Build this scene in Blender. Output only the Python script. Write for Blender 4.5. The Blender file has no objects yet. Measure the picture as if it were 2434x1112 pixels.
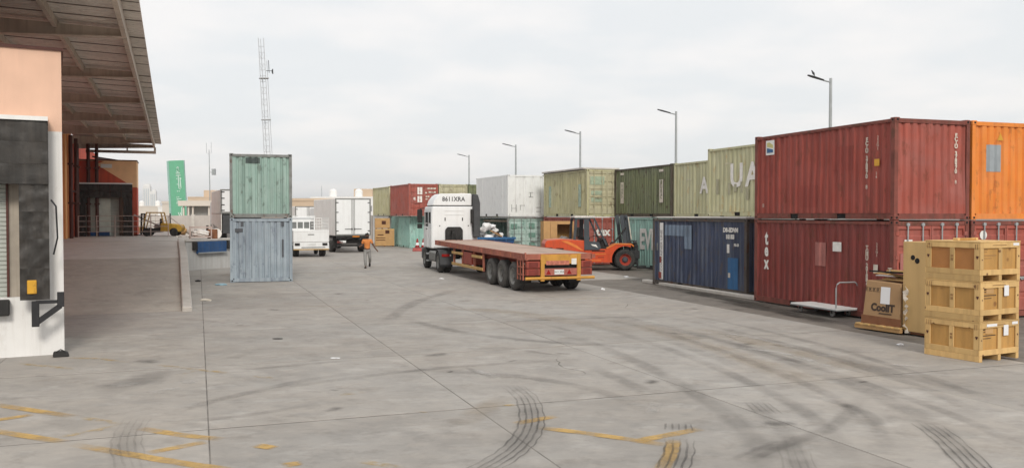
import bpy, bmesh, math, random
from mathutils import Vector, Matrix
R = math.radians
random.seed(7)
scene = bpy.context.scene
COL = scene.collection

# ------------------------------------------------------------------ camera, sky, sun, exposure
cam_d = bpy.data.cameras.new('camera')
cam = bpy.data.objects.new('camera', cam_d)
COL.objects.link(cam)
cam.location = (0, 0, 2.75)
cam.rotation_euler = (R(90 - 1.313), R(0.0), 0)
cam_d.sensor_width = 36
cam_d.lens = 36 * 2050 / 2434
cam_d.clip_end = 6000
cam_d.clip_start = 0.1
scene.camera = cam

SUN_EL, SUN_AZ = R(34), R(167)      # azimuth clockwise from +Y: behind the camera, to the right
world = bpy.data.worlds.new('World')
scene.world = world
world.use_nodes = True
wn, wl = world.node_tree.nodes, world.node_tree.links
wn.clear()
w_out = wn.new('ShaderNodeOutputWorld')
w_bg = wn.new('ShaderNodeBackground')
w_bg.inputs['Strength'].default_value = 0.1
sky = wn.new('ShaderNodeTexSky')
sky.sky_type = 'NISHITA'
sky.sun_disc = False
sky.sun_elevation = SUN_EL
sky.sun_rotation = SUN_AZ
sky.dust_density = 3.0
w_tc = wn.new('ShaderNodeTexCoord')
w_sep = wn.new('ShaderNodeSeparateXYZ')
wl.new(w_tc.outputs['Generated'], w_sep.inputs[0])
w_abs = wn.new('ShaderNodeMath'); w_abs.operation = 'ABSOLUTE'
wl.new(w_sep.outputs['Z'], w_abs.inputs[0])
w_add = wn.new('ShaderNodeMath'); w_add.operation = 'ADD'; w_add.inputs[1].default_value = 0.16
wl.new(w_abs.outputs[0], w_add.inputs[0])
w_dx = wn.new('ShaderNodeMath'); w_dx.operation = 'DIVIDE'
wl.new(w_sep.outputs['X'], w_dx.inputs[0]); wl.new(w_add.outputs[0], w_dx.inputs[1])
w_dy = wn.new('ShaderNodeMath'); w_dy.operation = 'DIVIDE'
wl.new(w_sep.outputs['Y'], w_dy.inputs[0]); wl.new(w_add.outputs[0], w_dy.inputs[1])
w_cmb = wn.new('ShaderNodeCombineXYZ')
wl.new(w_dx.outputs[0], w_cmb.inputs[0]); wl.new(w_dy.outputs[0], w_cmb.inputs[1])
w_noise = wn.new('ShaderNodeTexNoise')
w_noise.inputs['Scale'].default_value = 1.5
w_noise.inputs['Detail'].default_value = 6
w_noise.inputs['Roughness'].default_value = 0.5
wl.new(w_cmb.outputs[0], w_noise.inputs['Vector'])
w_ramp = wn.new('ShaderNodeValToRGB')
w_ramp.color_ramp.elements[0].position = 0.43
w_ramp.color_ramp.elements[0].color = (6.3, 6.43, 6.5, 1)     # grey-blue veil between clouds
w_ramp.color_ramp.elements[1].position = 0.61
w_ramp.color_ramp.elements[1].color = (7.1, 6.95, 6.84, 1)     # thin warm-white cloud
wl.new(w_noise.outputs['Fac'], w_ramp.inputs[0])
w_mix = wn.new('ShaderNodeMix'); w_mix.data_type = 'RGBA'
w_mix.inputs[0].default_value = 0.94
wl.new(sky.outputs[0], w_mix.inputs[6]); wl.new(w_ramp.outputs[0], w_mix.inputs[7])
wl.new(w_mix.outputs[2], w_bg.inputs['Color'])
wl.new(w_bg.outputs[0], w_out.inputs['Surface'])

sun_d = bpy.data.lights.new('sun', 'SUN')
sun_d.energy = 1.5
sun_d.angle = R(14)
sun_d.color = (1.0, 0.95, 0.87)
sun = bpy.data.objects.new('sun', sun_d)
COL.objects.link(sun)
sdir = Vector((math.sin(SUN_AZ) * math.cos(SUN_EL), math.cos(SUN_AZ) * math.cos(SUN_EL), math.sin(SUN_EL)))
sun.rotation_euler = sdir.to_track_quat('Z', 'Y').to_euler()
sun.location = sdir * 60

scene.view_settings.view_transform = 'Standard'
scene.view_settings.look = 'None'
scene.view_settings.exposure = 0.5
scene.view_settings.gamma = 1.0
scene.view_settings.use_curve_mapping = False
scene.cycles.max_bounces = 6
scene.cycles.transparent_max_bounces = 16

# ------------------------------------------------------------------ materials
MATS = {}
def lin(r, g, b, k=1.0):
    f = lambda c: (c / 255 / 12.92 if c / 255 <= 0.04045 else ((c / 255 + 0.055) / 1.055) ** 2.4) * k
    return (f(r), f(g), f(b))

def mat(name, col, rough=0.7, metal=0.0, var=0.12, scale=3.0, streak=0.0, streak_col=(0.06, 0.045, 0.035),
        rust=0.0, rust_col=(0.10, 0.035, 0.015), spots=0.0, spot_col=(0.05, 0.03, 0.02), spot_scale=3.0, bump=0.0,
        bump_scale=40.0, world_space=False, stretch=(1, 1, 1), fade=0.0, tone=0.0):
    """Painted / worn surface: base colour varied by noise, vertical dirt streaks, rust blotches, spots, fine relief."""
    if name in MATS: return MATS[name]
    m = bpy.data.materials.new(name); MATS[name] = m
    m.use_nodes = True
    n, l = m.node_tree.nodes, m.node_tree.links
    b = n['Principled BSDF']
    b.inputs['Roughness'].default_value = rough
    b.inputs['Metallic'].default_value = metal
    b.inputs['Specular IOR Level'].default_value = 0.35
    if world_space:
        co = n.new('ShaderNodeNewGeometry').outputs['Position']
    else:
        tc = n.new('ShaderNodeTexCoord')
        oi = n.new('ShaderNodeObjectInfo')
        mu = n.new('ShaderNodeMath'); mu.operation = 'MULTIPLY'; mu.inputs[1].default_value = 37.0
        l.new(oi.outputs['Random'], mu.inputs[0])
        ad = n.new('ShaderNodeVectorMath'); ad.operation = 'ADD'
        l.new(tc.outputs['Object'], ad.inputs[0]); l.new(mu.outputs[0], ad.inputs[1])
        co = ad.outputs[0]
    def noise(sc, st=(1, 1, 1), det=4, ro=0.55):
        mp = n.new('ShaderNodeMapping'); mp.inputs['Scale'].default_value = st
        l.new(co, mp.inputs[0])
        t = n.new('ShaderNodeTexNoise'); t.inputs['Scale'].default_value = sc
        t.inputs['Detail'].default_value = det; t.inputs['Roughness'].default_value = ro
        l.new(mp.outputs[0], t.inputs['Vector']); return t.outputs['Fac']
    def rng(s, a, bb, c=0.0, d=1.0):
        r = n.new('ShaderNodeMapRange'); r.inputs[1].default_value = a; r.inputs[2].default_value = bb
        r.inputs[3].default_value = c; r.inputs[4].default_value = d
        l.new(s, r.inputs[0]); return r.outputs[0]
    def mix(f, a, c):
        x = n.new('ShaderNodeMix'); x.data_type = 'RGBA'
        if hasattr(f, 'links'): l.new(f, x.inputs[0])
        else: x.inputs[0].default_value = f
        for s, v in ((6, a), (7, c)):
            if hasattr(v, 'links'): l.new(v, x.inputs[s])
            else: x.inputs[s].default_value = (*v, 1)
        return x.outputs[2]
    lo = tuple(c * (1 - var) for c in col); hi = tuple(min(1, c * (1 + var)) for c in col)
    cur = mix(rng(noise(scale, stretch), 0.3, 0.7), lo, hi)
    if fade:
        g = sum(col) / 3; fc = tuple(min(0.8, (c * 0.55 + g * 0.45) * 1.25) for c in col)
        cur = mix(rng(noise(0.8, (1, 1, 1.6), 5), 0.42, 0.63, 0, fade), cur, fc)
    if streak:
        cur = mix(rng(noise(1.0, (7, 7, 0.35), 5, 0.6), 0.47, 0.64, 0, streak), cur, streak_col)
    if rust:
        cur = mix(rng(noise(2.3, (1.6, 1.6, 0.8), 8, 0.68), 0.56, 0.635, 0, rust), cur, rust_col)
    if spots:
        v = n.new('ShaderNodeTexVoronoi'); v.inputs['Scale'].default_value = spot_scale
        l.new(co, v.inputs['Vector'])
        cur = mix(rng(v.outputs['Distance'], 0.07, 0.13, spots, 0), cur, spot_col)
    if tone:
        oi2 = n.new('ShaderNodeObjectInfo'); tr = n.new('ShaderNodeMapRange'); tr.inputs[3].default_value = 1 - tone; tr.inputs[4].default_value = 1 + tone
        l.new(oi2.outputs['Random'], tr.inputs[0]); x = n.new('ShaderNodeMix'); x.data_type = 'RGBA'; x.blend_type = 'MULTIPLY'; x.inputs[0].default_value = 1
        l.new(cur, x.inputs[6]); l.new(tr.outputs[0], x.inputs[7]); cur = x.outputs[2]
    l.new(cur, b.inputs['Base Color'])
    if bump:
        bp = n.new('ShaderNodeBump'); bp.inputs['Strength'].default_value = bump; bp.inputs['Distance'].default_value = 0.02
        l.new(noise(bump_scale), bp.inputs['Height']); l.new(bp.outputs[0], b.inputs['Normal'])
    return m

def worn_paint(name, col, lo, hi, scale, stretch=(1, 1, 1), cut=(0.42, 0.6), rough=0.8, soft=0.28):
    """Thin worn film on the concrete: opacity from noise."""
    if name in MATS: return MATS[name]
    m = mat(name, col, rough, var=0.15, scale=6, world_space=True)
    n, l = m.node_tree.nodes, m.node_tree.links
    b = n['Principled BSDF']
    g = n.new('ShaderNodeNewGeometry')
    t = n.new('ShaderNodeTexNoise'); t.inputs['Scale'].default_value = scale; t.inputs['Detail'].default_value = 6
    t.inputs['Roughness'].default_value = 0.65
    l.new(g.outputs['Position'], t.inputs['Vector'])
    r = n.new('ShaderNodeMapRange'); r.inputs[1].default_value = cut[0]; r.inputs[2].default_value = cut[1]
    r.inputs[3].default_value = lo; r.inputs[4].default_value = hi
    l.new(t.outputs['Fac'], r.inputs[0])
    # soft edges across the ribbon: UV x runs 0..1 across the mark, y 0..1 along
    uv = n.new('ShaderNodeTexCoord'); sp = n.new('ShaderNodeSeparateXYZ'); l.new(uv.outputs['UV'], sp.inputs[0])
    def edge(out, w):
        a = n.new('ShaderNodeMath'); a.operation = 'SUBTRACT'; a.inputs[1].default_value = 0.5; l.new(out, a.inputs[0])
        c = n.new('ShaderNodeMath'); c.operation = 'ABSOLUTE'; l.new(a.outputs[0], c.inputs[0])
        q = n.new('ShaderNodeMapRange'); q.inputs[1].default_value = 0.5; q.inputs[2].default_value = 0.5 - w
        l.new(c.outputs[0], q.inputs[0]); return q.outputs[0]
    m1 = n.new('ShaderNodeMath'); m1.operation = 'MULTIPLY'; l.new(edge(sp.outputs[0], soft), m1.inputs[0]); l.new(edge(sp.outputs[1], 0.30), m1.inputs[1])
    m2 = n.new('ShaderNodeMath'); m2.operation = 'MULTIPLY'; l.new(m1.outputs[0], m2.inputs[0]); l.new(r.outputs[0], m2.inputs[1])
    l.new(m2.outputs[0], b.inputs['Alpha'])
    return m

def concrete(name, col, warm, stain=0.5):
    """Weathered slab concrete in world space: big patches, warm dust, blotches, fine aggregate."""
    m = bpy.data.materials.new(name); MATS[name] = m
    m.use_nodes = True
    n, l = m.node_tree.nodes, m.node_tree.links
    b = n['Principled BSDF']; b.inputs['Specular IOR Level'].default_value = 0.3
    pos = n.new('ShaderNodeNewGeometry').outputs['Position']
    oi = n.new('ShaderNodeObjectInfo')
    def noise(sc, det=5, ro=0.6, st=(1, 1, 1), rot=0):
        mp = n.new('ShaderNodeMapping'); mp.inputs['Scale'].default_value = st; mp.inputs['Rotation'].default_value = (0, 0, rot)
        l.new(pos, mp.inputs[0])
        t = n.new('ShaderNodeTexNoise'); t.inputs['Scale'].default_value = sc; t.inputs['Detail'].default_value = det
        t.inputs['Roughness'].default_value = ro; l.new(mp.outputs[0], t.inputs['Vector']); return t.outputs['Fac']
    def rng(s, a, bb, c=0.0, d=1.0):
        r = n.new('ShaderNodeMapRange'); r.inputs[1].default_value = a; r.inputs[2].default_value = bb
        r.inputs[3].default_value = c; r.inputs[4].default_value = d; l.new(s, r.inputs[0]); return r.outputs[0]
    def mix(f, a, c, mode='MIX'):
        x = n.new('ShaderNodeMix'); x.data_type = 'RGBA'; x.blend_type = mode
        if hasattr(f, 'links'): l.new(f, x.inputs[0])
        else: x.inputs[0].default_value = f
        for s, v in ((6, a), (7, c)):
            if hasattr(v, 'links'): l.new(v, x.inputs[s])
            else: x.inputs[s].default_value = (*v, 1)
        return x.outputs[2]
    cur = mix(rng(noise(0.22), 0.35, 0.65), col, warm)
    cur = mix(rng(noise(0.9, 6, 0.62), 0.44, 0.62, 0, 0.62 * stain), cur, tuple(c * 0.66 for c in col))
    cur = mix(rng(noise(1.7, 6, 0.66, (1, 1, 1), 0.4), 0.55, 0.66, 0, 0.7 * stain), cur, tuple(c * 0.6 for c in warm))
    cur = mix(rng(noise(1.6, 6, 0.66, (0.7, 1.1, 1), -0.36), 0.54, 0.66, 0, 0.6 * stain), cur, tuple(min(0.6, c * 1.42) for c in col))
    cur = mix(rng(noise(3.1, 6, 0.72, (0.75, 1.15, 1), -0.36), 0.50, 0.64, 0, 0.3), cur, tuple(min(0.6, c * 1.3) for c in warm))
    cur = mix(rng(noise(3.7, 6, 0.72, (0.8, 1.1, 1), 0.5), 0.50, 0.66, 0, 0.36), cur, tuple(c * 0.62 for c in col))
    cur = mix(rng(noise(7.0, 4, 0.7), 0.6, 0.8, 0, 0.3), cur, tuple(c * 0.55 for c in col))
    cur = mix(rng(noise(60, 2, 0.6), 0.3, 0.7, 0.0, 0.22), cur, tuple(c * 0.7 for c in col))
    tone = n.new('ShaderNodeMapRange'); tone.inputs[3].default_value = 0.91; tone.inputs[4].default_value = 1.06
    l.new(oi.outputs['Random'], tone.inputs[0])
    cur = mix(1.0, cur, tone.outputs[0], 'MULTIPLY')
    l.new(cur, b.inputs['Base Color'])
    l.new(rng(noise(1.2), 0.3, 0.7, 0.62, 0.9), b.inputs['Roughness'])
    bp = n.new('ShaderNodeBump'); bp.inputs['Strength'].default_value = 0.25; bp.inputs['Distance'].default_value = 0.01
    l.new(noise(35, 3), bp.inputs['Height']); l.new(bp.outputs[0], b.inputs['Normal'])
    return m

# ------------------------------------------------------------------ mesh collector
class MB:
    def __init__(s): s.v = []; s.f = []; s.uv = None
    def add(s, vs, fs):
        o = len(s.v); s.v += [tuple(p) for p in vs]; s.f += [tuple(i + o for i in f) for f in fs]; return s
    def box(s, x0, x1, y0, y1, z0, z1):
        return s.add([(x0, y0, z0), (x1, y0, z0), (x1, y1, z0), (x0, y1, z0), (x0, y0, z1), (x1, y0, z1), (x1, y1, z1), (x0, y1, z1)],
                     [(0, 3, 2, 1), (4, 5, 6, 7), (0, 1, 5, 4), (1, 2, 6, 5), (2, 3, 7, 6), (3, 0, 4, 7)])
    def bar(s, p, q, w, h=None, up=(0, 0, 1)):
        """square bar between two points"""
        h = w if h is None else h
        p, q = Vector(p), Vector(q); d = (q - p).normalized(); u = Vector(up)
        if abs(d.dot(u)) > 0.98: u = Vector((0, 1, 0))
        a = d.cross(u).normalized() * w / 2; b = a.normalized().cross(d).normalized() * h / 2
        vs = [p - a - b, p + a - b, p + a + b, p - a + b, q - a - b, q + a - b, q + a + b, q - a + b]
        return s.add(vs, [(0, 3, 2, 1), (4, 5, 6, 7), (0, 1, 5, 4), (1, 2, 6, 5), (2, 3, 7, 6), (3, 0, 4, 7)])
    def tube(s, pts, r, n=8, r2=None, caps=True):
        pts = [Vector(p) for p in pts]; o = len(s.v); k = len(pts)
        for i, p in enumerate(pts):
            d = (pts[min(i + 1, k - 1)] - pts[max(i - 1, 0)]).normalized()
            u = Vector((0, 0, 1)) if abs(d.z) < 0.95 else Vector((1, 0, 0))
            a = d.cross(u).normalized(); b = a.cross(d).normalized()
            rr = r if r2 is None else r + (r2 - r) * i / (k - 1)
            for j in range(n):
                t = 2 * math.pi * j / n
                s.v.append(tuple(p + (a * math.cos(t) + b * math.sin(t)) * rr))
        for i in range(k - 1):
            for j in range(n):
                s.f.append((o + i * n + j, o + i * n + (j + 1) % n, o + (i + 1) * n + (j + 1) % n, o + (i + 1) * n + j))
        if caps:
            s.f.append(tuple(o + j for j in reversed(range(n)))); s.f.append(tuple(o + (k - 1) * n + j for j in range(n)))
        return s
    def lathe(s, prof, c=(0, 0, 0), axis='z', n=24):
        """revolve (radius, height) profile about an axis through c"""
        o = len(s.v); c = Vector(c)
        for r, h in prof:
            for j in range(n):
                t = 2 * math.pi * j / n; a, b = r * math.cos(t), r * math.sin(t)
                s.v.append(tuple(c + Vector({'z': (a, b, h), 'x': (h, a, b), 'y': (a, h, b)}[axis])))
        for i in range(len(prof) - 1):
            for j in range(n):
                q = (o + i * n + j, o + i * n + (j + 1) % n, o + (i + 1) * n + (j + 1) % n, o + (i + 1) * n + j)
                s.f.append(q if axis != 'y' else q[::-1])
        return s
    def prism(s, poly, h0, h1, plane='xy'):
        """extrude a closed outline between two levels along the third axis"""
        n = len(poly)
        P = {'xy': lambda a, b, h: (a, b, h), 'xz': lambda a, b, h: (a, h, b), 'yz': lambda a, b, h: (h, a, b)}[plane]
        vs = [P(a, b, h0) for a, b in poly] + [P(a, b, h1) for a, b in poly]
        return s.add(vs, [tuple(reversed(range(n))), tuple(range(n, 2 * n))] + [(i, (i + 1) % n, n + (i + 1) % n, n + i) for i in range(n)])
    def corr(s, a0, a1, h0, h1, outer, inner, period, flat=(0.28, 0.2, 0.32), plane='y', wave='v', rows=1, dent=0.0, seed=0):
        """corrugated sheet in a vertical plane. plane 'y': the sheet runs along y, depth in x; 'x': runs along x, depth in y.
        wave 'v': flutes stand upright, 'h': flutes lie flat"""
        L = (a1 - a0) if wave == 'v' else (h1 - h0)
        k = max(1, round(L / period)); p = L / k; pts = []
        for i in range(k):
            b = i * p
            pts += [(b, outer), (b + flat[0] * p, outer), (b + (flat[0] + flat[1]) * p, inner), (b + (flat[0] + flat[1] + flat[2]) * p, inner)]
        pts.append((L, outer))
        o = len(s.v); sg = 1 if inner > outer else -1
        ph = [random.Random(seed + q).uniform(0, 6.3) for q in range(6)]
        for t, d in pts:
            for e in range(rows + 1):
                q = e / rows
                a, h = ((a0 + t), h0 + (h1 - h0) * q) if wave == 'v' else (a0 + (a1 - a0) * q, h0 + t)
                if dent and 0 < e < rows:                # dents press the sheet inwards here and there
                    w = math.sin(a * 2.1 + ph[0]) * math.sin(h * 2.3 + ph[1]) + .6 * math.sin(a * 5.3 + ph[2]) * math.sin(h * 4.1 + ph[3]) + .4 * math.sin(a * 11 + ph[4] + h * 3)
                    d += sg * dent * max(0, w - .25)
                s.v.append((d, a, h) if plane == 'y' else (a, d, h))
        k = rows + 1
        for i in range(len(pts) - 1):
            for e in range(rows):
                b = o + k * i + e; s.f.append((b, b + 1, b + k + 1, b + k))
        return s
    def build(s, name, m, parent=None, smooth=30, bevel=0.0, fix=True, loc=None, rot=None):
        me = bpy.data.meshes.new(name); me.from_pydata(s.v, [], s.f); me.update()
        if fix or bevel:
            bm = bmesh.new(); bm.from_mesh(me)
            if fix: bmesh.ops.recalc_face_normals(bm, faces=bm.faces)
            if bevel:
                es = [e for e in bm.edges if len(e.link_faces) == 2 and e.calc_face_angle(0) > 0.6]
                bmesh.ops.bevel(bm, geom=es, offset=bevel, segments=1, affect='EDGES', clamp_overlap=True)
            bm.to_mesh(me); bm.free()
        if smooth:
            me.polygons.foreach_set('use_smooth', [True] * len(me.polygons))
            me.set_sharp_from_angle(angle=R(smooth))
        for x in (m if isinstance(m, (list, tuple)) else [m]): me.materials.append(x)
        o = bpy.data.objects.new(name, me); COL.objects.link(o)
        if parent: o.parent = parent
        if loc: o.location = loc
        if rot: o.rotation_euler = rot
        return o

def thing(name, label, cat, loc=(0, 0, 0), yaw=0, group=None, rot=None):
    o = bpy.data.objects.new(name, None); COL.objects.link(o)
    o.location = loc; o.rotation_euler = rot or (0, 0, R(yaw)); o.empty_display_size = 0.3
    tag(o, label, cat, group); return o
def tag(o, label, cat, group=None):
    o['label'] = label; o['category'] = cat
    if group: o['group'] = group
    return o
def structure(o): o['kind'] = 'structure'; return o
def children(o): return [c for c in bpy.data.objects if c.parent == o]
def copy_tree(o, parent=None, kids=None):
    if kids is None:
        kids = {}
        for q in bpy.data.objects:
            if q.parent: kids.setdefault(q.parent.name, []).append(q)
    c = o.copy(); COL.objects.link(c)
    if parent: c.parent = parent
    for k in kids.get(o.name, []): copy_tree(k, c, kids)
    return c
FACE = {'front': (R(90), 0, 0), 'left': (R(90), 0, R(-90)), 'back': (R(90), 0, R(180)), 'right': (R(90), 0, R(90)), 'top': (0, 0, 0)}
def text(name, body, parent, loc, face, size, m, bold=0.0, line=0.8, space=1.0, align='CENTER', xs=1.0, rot=0.0):
    d = bpy.data.curves.new(name, 'FONT'); d.body = body; d.size = size; d.align_x = align; d.align_y = 'CENTER'
    d.offset = bold; d.extrude = 0.0015; d.space_line = line; d.space_character = space; d.resolution_u = 3
    d.materials.append(m)
    o = bpy.data.objects.new(name, d); COL.objects.link(o); o.parent = parent; o.location = loc
    e = Matrix.LocRotScale(None, None, None).to_3x3()
    from mathutils import Euler
    q = (Euler(FACE[face]).to_matrix() @ Euler((0, 0, rot)).to_matrix()).to_euler()
    o.rotation_euler = q; o.scale = (xs, 1, 1)
    return o

# ------------------------------------------------------------------ palette
M_SLAB = concrete('slab_concrete', (0.362, 0.343, 0.319), (0.362, 0.324, 0.283), 0.7)
M_EARTH = concrete('yard_edge_dirt', (0.20, 0.18, 0.158), (0.165, 0.142, 0.12), 0.9)
M_RAMP = concrete('ramp_concrete', (0.46, 0.42, 0.37), (0.43, 0.385, 0.33), 0.6)
M_KERB = concrete('kerb_concrete', (0.58, 0.545, 0.50), (0.52, 0.475, 0.42), 0.5)
M_JOINT = mat('joint_grit', (0.165, 0.152, 0.138), 0.95, var=.45, scale=2.5, world_space=True)
M_WHITEWALL = mat('white_render', (0.74, 0.73, 0.71), 0.85, var=0.04, scale=1.5, streak=0.22, streak_col=(0.42, 0.385, 0.34), rust=.2, rust_col=(.45, .41, .36), bump=0.15)
M_PEACH = mat('peach_render', (0.76, 0.50, 0.37), 0.85, var=0.06, scale=1.5, streak=.14, streak_col=(.55, .36, .27), bump=0.15)
M_ORANGE = mat('orange_render', (0.80, 0.41, 0.16), 0.85, var=0.10, scale=0.7, streak=0.2, streak_col=(0.35, 0.12, 0.05))
M_REDWALL = mat('red_render', (0.58, 0.10, 0.055), 0.85, var=0.12, scale=0.8, streak=0.25, streak_col=(0.2, 0.05, 0.035))
M_PIPE = mat('brown_pipe', (0.085, 0.028, 0.02), 0.5)
M_BEAM = mat('canopy_steel', (0.56, 0.48, 0.40), 0.6, var=0.12, scale=2, streak=0.25, streak_col=(0.14, 0.10, 0.075))
M_SHEET = mat('canopy_sheet', (0.72, 0.66, 0.60), 0.55, var=0.1, scale=1.2, streak=0.2, streak_col=(0.2, 0.16, 0.13))
M_RUBBER = mat('black_rubber', (0.022, 0.021, 0.02), 0.6, var=0.3, scale=4)
M_CURTAIN = mat('curtain_fabric', (0.030, 0.027, 0.024), 0.5, var=0.4, scale=2.5, streak=0.45, streak_col=(0.075, 0.065, 0.056), bump=0.2, bump_scale=14)
M_SHUTTER = mat('shutter_slats', (0.42, 0.44, 0.40), 0.5, var=0.08)
M_BLUEPL = mat('blue_plate', (0.02, 0.075, 0.20), 0.5, var=0.2, streak=0.3, streak_col=(0.12, 0.13, 0.14))
M_YELLOW = mat('yellow_paint', (0.62, 0.33, 0.03), 0.6, var=0.15, rust=0.4)
M_BLACKST = mat('black_steel', (0.022, 0.022, 0.024), 0.5, var=0.2)
M_GALV = mat('galvanised_steel', (0.36, 0.38, 0.385), 0.45, metal=0.3, var=0.12, scale=3)
M_RAIL = mat('railing_steel', (0.50, 0.40, 0.36), 0.5, var=0.1)
M_WHITE = mat('white_paint', (0.76, 0.76, 0.74), 0.45, var=0.04, streak=0.12, streak_col=(0.45, 0.42, 0.38))
M_PRINT_W = mat('white_print', (0.74, 0.72, 0.68), 0.7, var=0.12, scale=8)
M_PRINT_G = mat('faded_white_print', (0.60, 0.55, 0.47), 0.7, var=0.18, scale=6)
M_PRINT_D = mat('dark_print', (0.06, 0.04, 0.03), 0.8)
M_GLASS = mat('dark_glass', (0.02, 0.024, 0.028), 0.12)

# ------------------------------------------------------------------ ground: one sheet to the horizon, yard slabs on it
YAW = R(20)
def yard(v, u, z=0): return (math.cos(YAW) * v - math.sin(YAW) * u, math.sin(YAW) * v + math.cos(YAW) * u, z)
g = MB(); g.add([(-2500, -300, -0.035), (2500, -300, -0.035), (2500, 4500, -0.035), (-2500, 4500, -0.035)], [(0, 1, 2, 3)])
ground_o = structure(g.build('ground', M_EARTH, smooth=0, fix=False))
yg = MB(); yg.add([yard(-60, -30, -0.007), yard(14.43, -30, -0.007), yard(14.43, 33, -0.007), yard(18.0, 33, -0.007), yard(18.0, 140, -0.007), yard(-60, 140, -0.007)], [(0, 1, 2, 3, 4, 5)])
yard_o = structure(yg.build('yard_floor', M_JOINT, smooth=0, fix=False))
V0, DV, U0, DU, GAP = 0.106, 3.576, 11.66, 4.85, 0.008
def slab_mesh(w, d):
    m = MB(); m.box(GAP, w - GAP, GAP * 3.4, d - GAP * 3.4, -0.06, 0)
    me = m.build('slab_shape', M_SLAB, smooth=0, bevel=0.004); d = me.data; bpy.data.objects.remove(me); return d
slab_me = slab_mesh(DV, DU)
for j in range(-2, 19):
    for k in range(-7, 5):
        if j >= 4 and k < -6: continue
        cols = [k] + ([4.0 + 1] if (k == 4 - 1 + 1 and False) else [])
        if k == 4: continue
        o = bpy.data.objects.new('slab', slab_me); COL.objects.link(o); o.parent = yard_o
        o.location = yard(V0 + DV * k, U0 + DU * j, random.uniform(-0.003, 0.0)); o.rotation_euler = (0, 0, YAW)
for j in range(4, 18):                                  # wider far end of the yard
    o = bpy.data.objects.new('slab', slab_me); COL.objects.link(o); o.parent = yard_o
    o.location = yard(V0 + DV * 4, U0 + DU * j + 1.9, -0.004); o.rotation_euler = (0, 0, YAW)

def ribbon(name, pts, w, m, z, parent, lanes=None):
    """a flat mark on the slabs along a smooth world-space path, UV across/along"""
    P = [Vector((x, y, z)) for x, y in pts]
    if len(P) > 2:                                      # Catmull-Rom resample
        Q = [P[0]] + P + [P[-1]]; out = []
        for i in range(1, len(Q) - 2):
            for s in range(6):
                t = s / 6; a, b, c, d = Q[i - 1], Q[i], Q[i + 1], Q[i + 2]
                out.append(0.5 * ((2 * b) + (c - a) * t + (2 * a - 5 * b + 4 * c - d) * t * t + (3 * b - a - 3 * c + d) * t ** 3))
        P = out + [P[-1]]
    vs, fs, uv = [], [], []
    lanes = lanes or [(-w / 2, w / 2)]
    for a, b in lanes:
        o = len(vs)
        for i, p in enumerate(P):
            d = (P[min(i + 1, len(P) - 1)] - P[max(i - 1, 0)]).normalized(); nrm = Vector((d.y, -d.x, 0))
            wob = 1 + 0.06 * math.sin(i * 1.7 + a * 40)
            vs += [tuple(p + nrm * a * wob), tuple(p + nrm * b * wob)]
            t = i / (len(P) - 1); uv += [(0, t), (1, t)]
        for i in range(len(P) - 1): fs.append((o + 2 * i, o + 2 * i + 1, o + 2 * i + 3, o + 2 * i + 2))
    me = bpy.data.meshes.new(name); me.from_pydata(vs, [], fs)
    L = me.uv_layers.new()
    for lp in me.loops: L.data[lp.index].uv = uv[lp.vertex_index]
    me.materials.append(m); o = bpy.data.objects.new(name, me); COL.objects.link(o); o.parent = parent
    return o
M_LINE = worn_paint('worn_yellow_line', (0.56, 0.36, 0.12), 0.3, 0.85, 2.6, cut=(0.36, 0.60), soft=.15)
M_LINE2 = worn_paint('faint_yellow_line', (0.54, 0.38, 0.15), 0.0, 0.6, 4.0, cut=(0.42, 0.62), soft=.15)
M_TYRE = worn_paint('tyre_rubber_mark', (0.085, 0.08, 0.074), 0.2, 0.52, 1.8, cut=(0.36, 0.62))
M_SMEAR = worn_paint('tyre_smear', (0.16, 0.148, 0.135), 0.07, 0.25, 0.9, cut=(0.36, 0.66))
M_DUST = worn_paint('warm_dust_streak', (0.43, 0.36, 0.275), 0.05, 0.5, 1.0, cut=(0.36, 0.7))
M_PALE = worn_paint('pale_scrape', (0.52, 0.50, 0.47), 0.05, 0.7, 2.5, cut=(0.36, 0.66))
YL = [([(-7.6, 12.47), (-5.93, 11.66)], 1), ([(-5.89, 11.64), (-5.05, 11.24)], 0), ([(-4.80, 11.04), (-4.13, 10.70), (-3.53, 10.48)], 1), ([(-3.07, 10.23), (-2.78, 10.08)], 1),
      ([(-6.9, 11.04), (-5.36, 10.34)], 1), ([(-5.30, 10.28), (-4.43, 9.85), (-3.72, 9.51), (-2.6, 9.03)], 1), ([(-4.21, 9.88), (-3.96, 10.12), (-3.69, 10.38)], 1), ([(-6.99, 11.37), (-6.57, 11.81)], 1),
      ([(-5.62, 10.58), (-5.33, 10.89), (-5.10, 11.22)], 0), ([(-6.47, 15.69), (-5.75, 15.31), (-4.77, 14.82)], 0), ([(-4.43, 14.66), (-4.00, 14.40)], 0), ([(-9.15, 15.87), (-8.44, 15.56), (-7.75, 15.26)], 0),
      ([(-8.53, 16.48), (-7.81, 16.33), (-7.09, 15.96)], 0), ([(-5.74, 14.70), (-5.52, 15.10)], 0), ([(-2.52, 9.38), (-2.32, 9.50)], 1), ([(-1.72, 9.56), (-1.17, 9.29)], 0),
      ([(0.32, 11.08), (0.97, 10.76), (1.87, 10.21)], 1), ([(0.02, 11.26), (0.62, 11.71)], 1), ([(1.44, 10.36), (1.96, 10.70), (2.44, 11.02)], 1), ([(-1.39, 11.99), (-1.17, 11.86)], 0),
      ([(-0.16, 12.31), (0.05, 12.39)], 0), ([(1.55, 9.1), (1.76, 9.65), (1.9, 10.14), (1.98, 10.5)], 1), ([(0.04, 27.19), (3.95, 28.57)], 0), ([(-2.67, 13.08), (-2.26, 13.27)], 0)]
for i, (p, s) in enumerate(YL): ribbon('yellow_line', p, 0.2 if s else 0.15, M_LINE if s else M_LINE2, 0.0045 + 0.00002 * i, yard_o)
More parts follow.
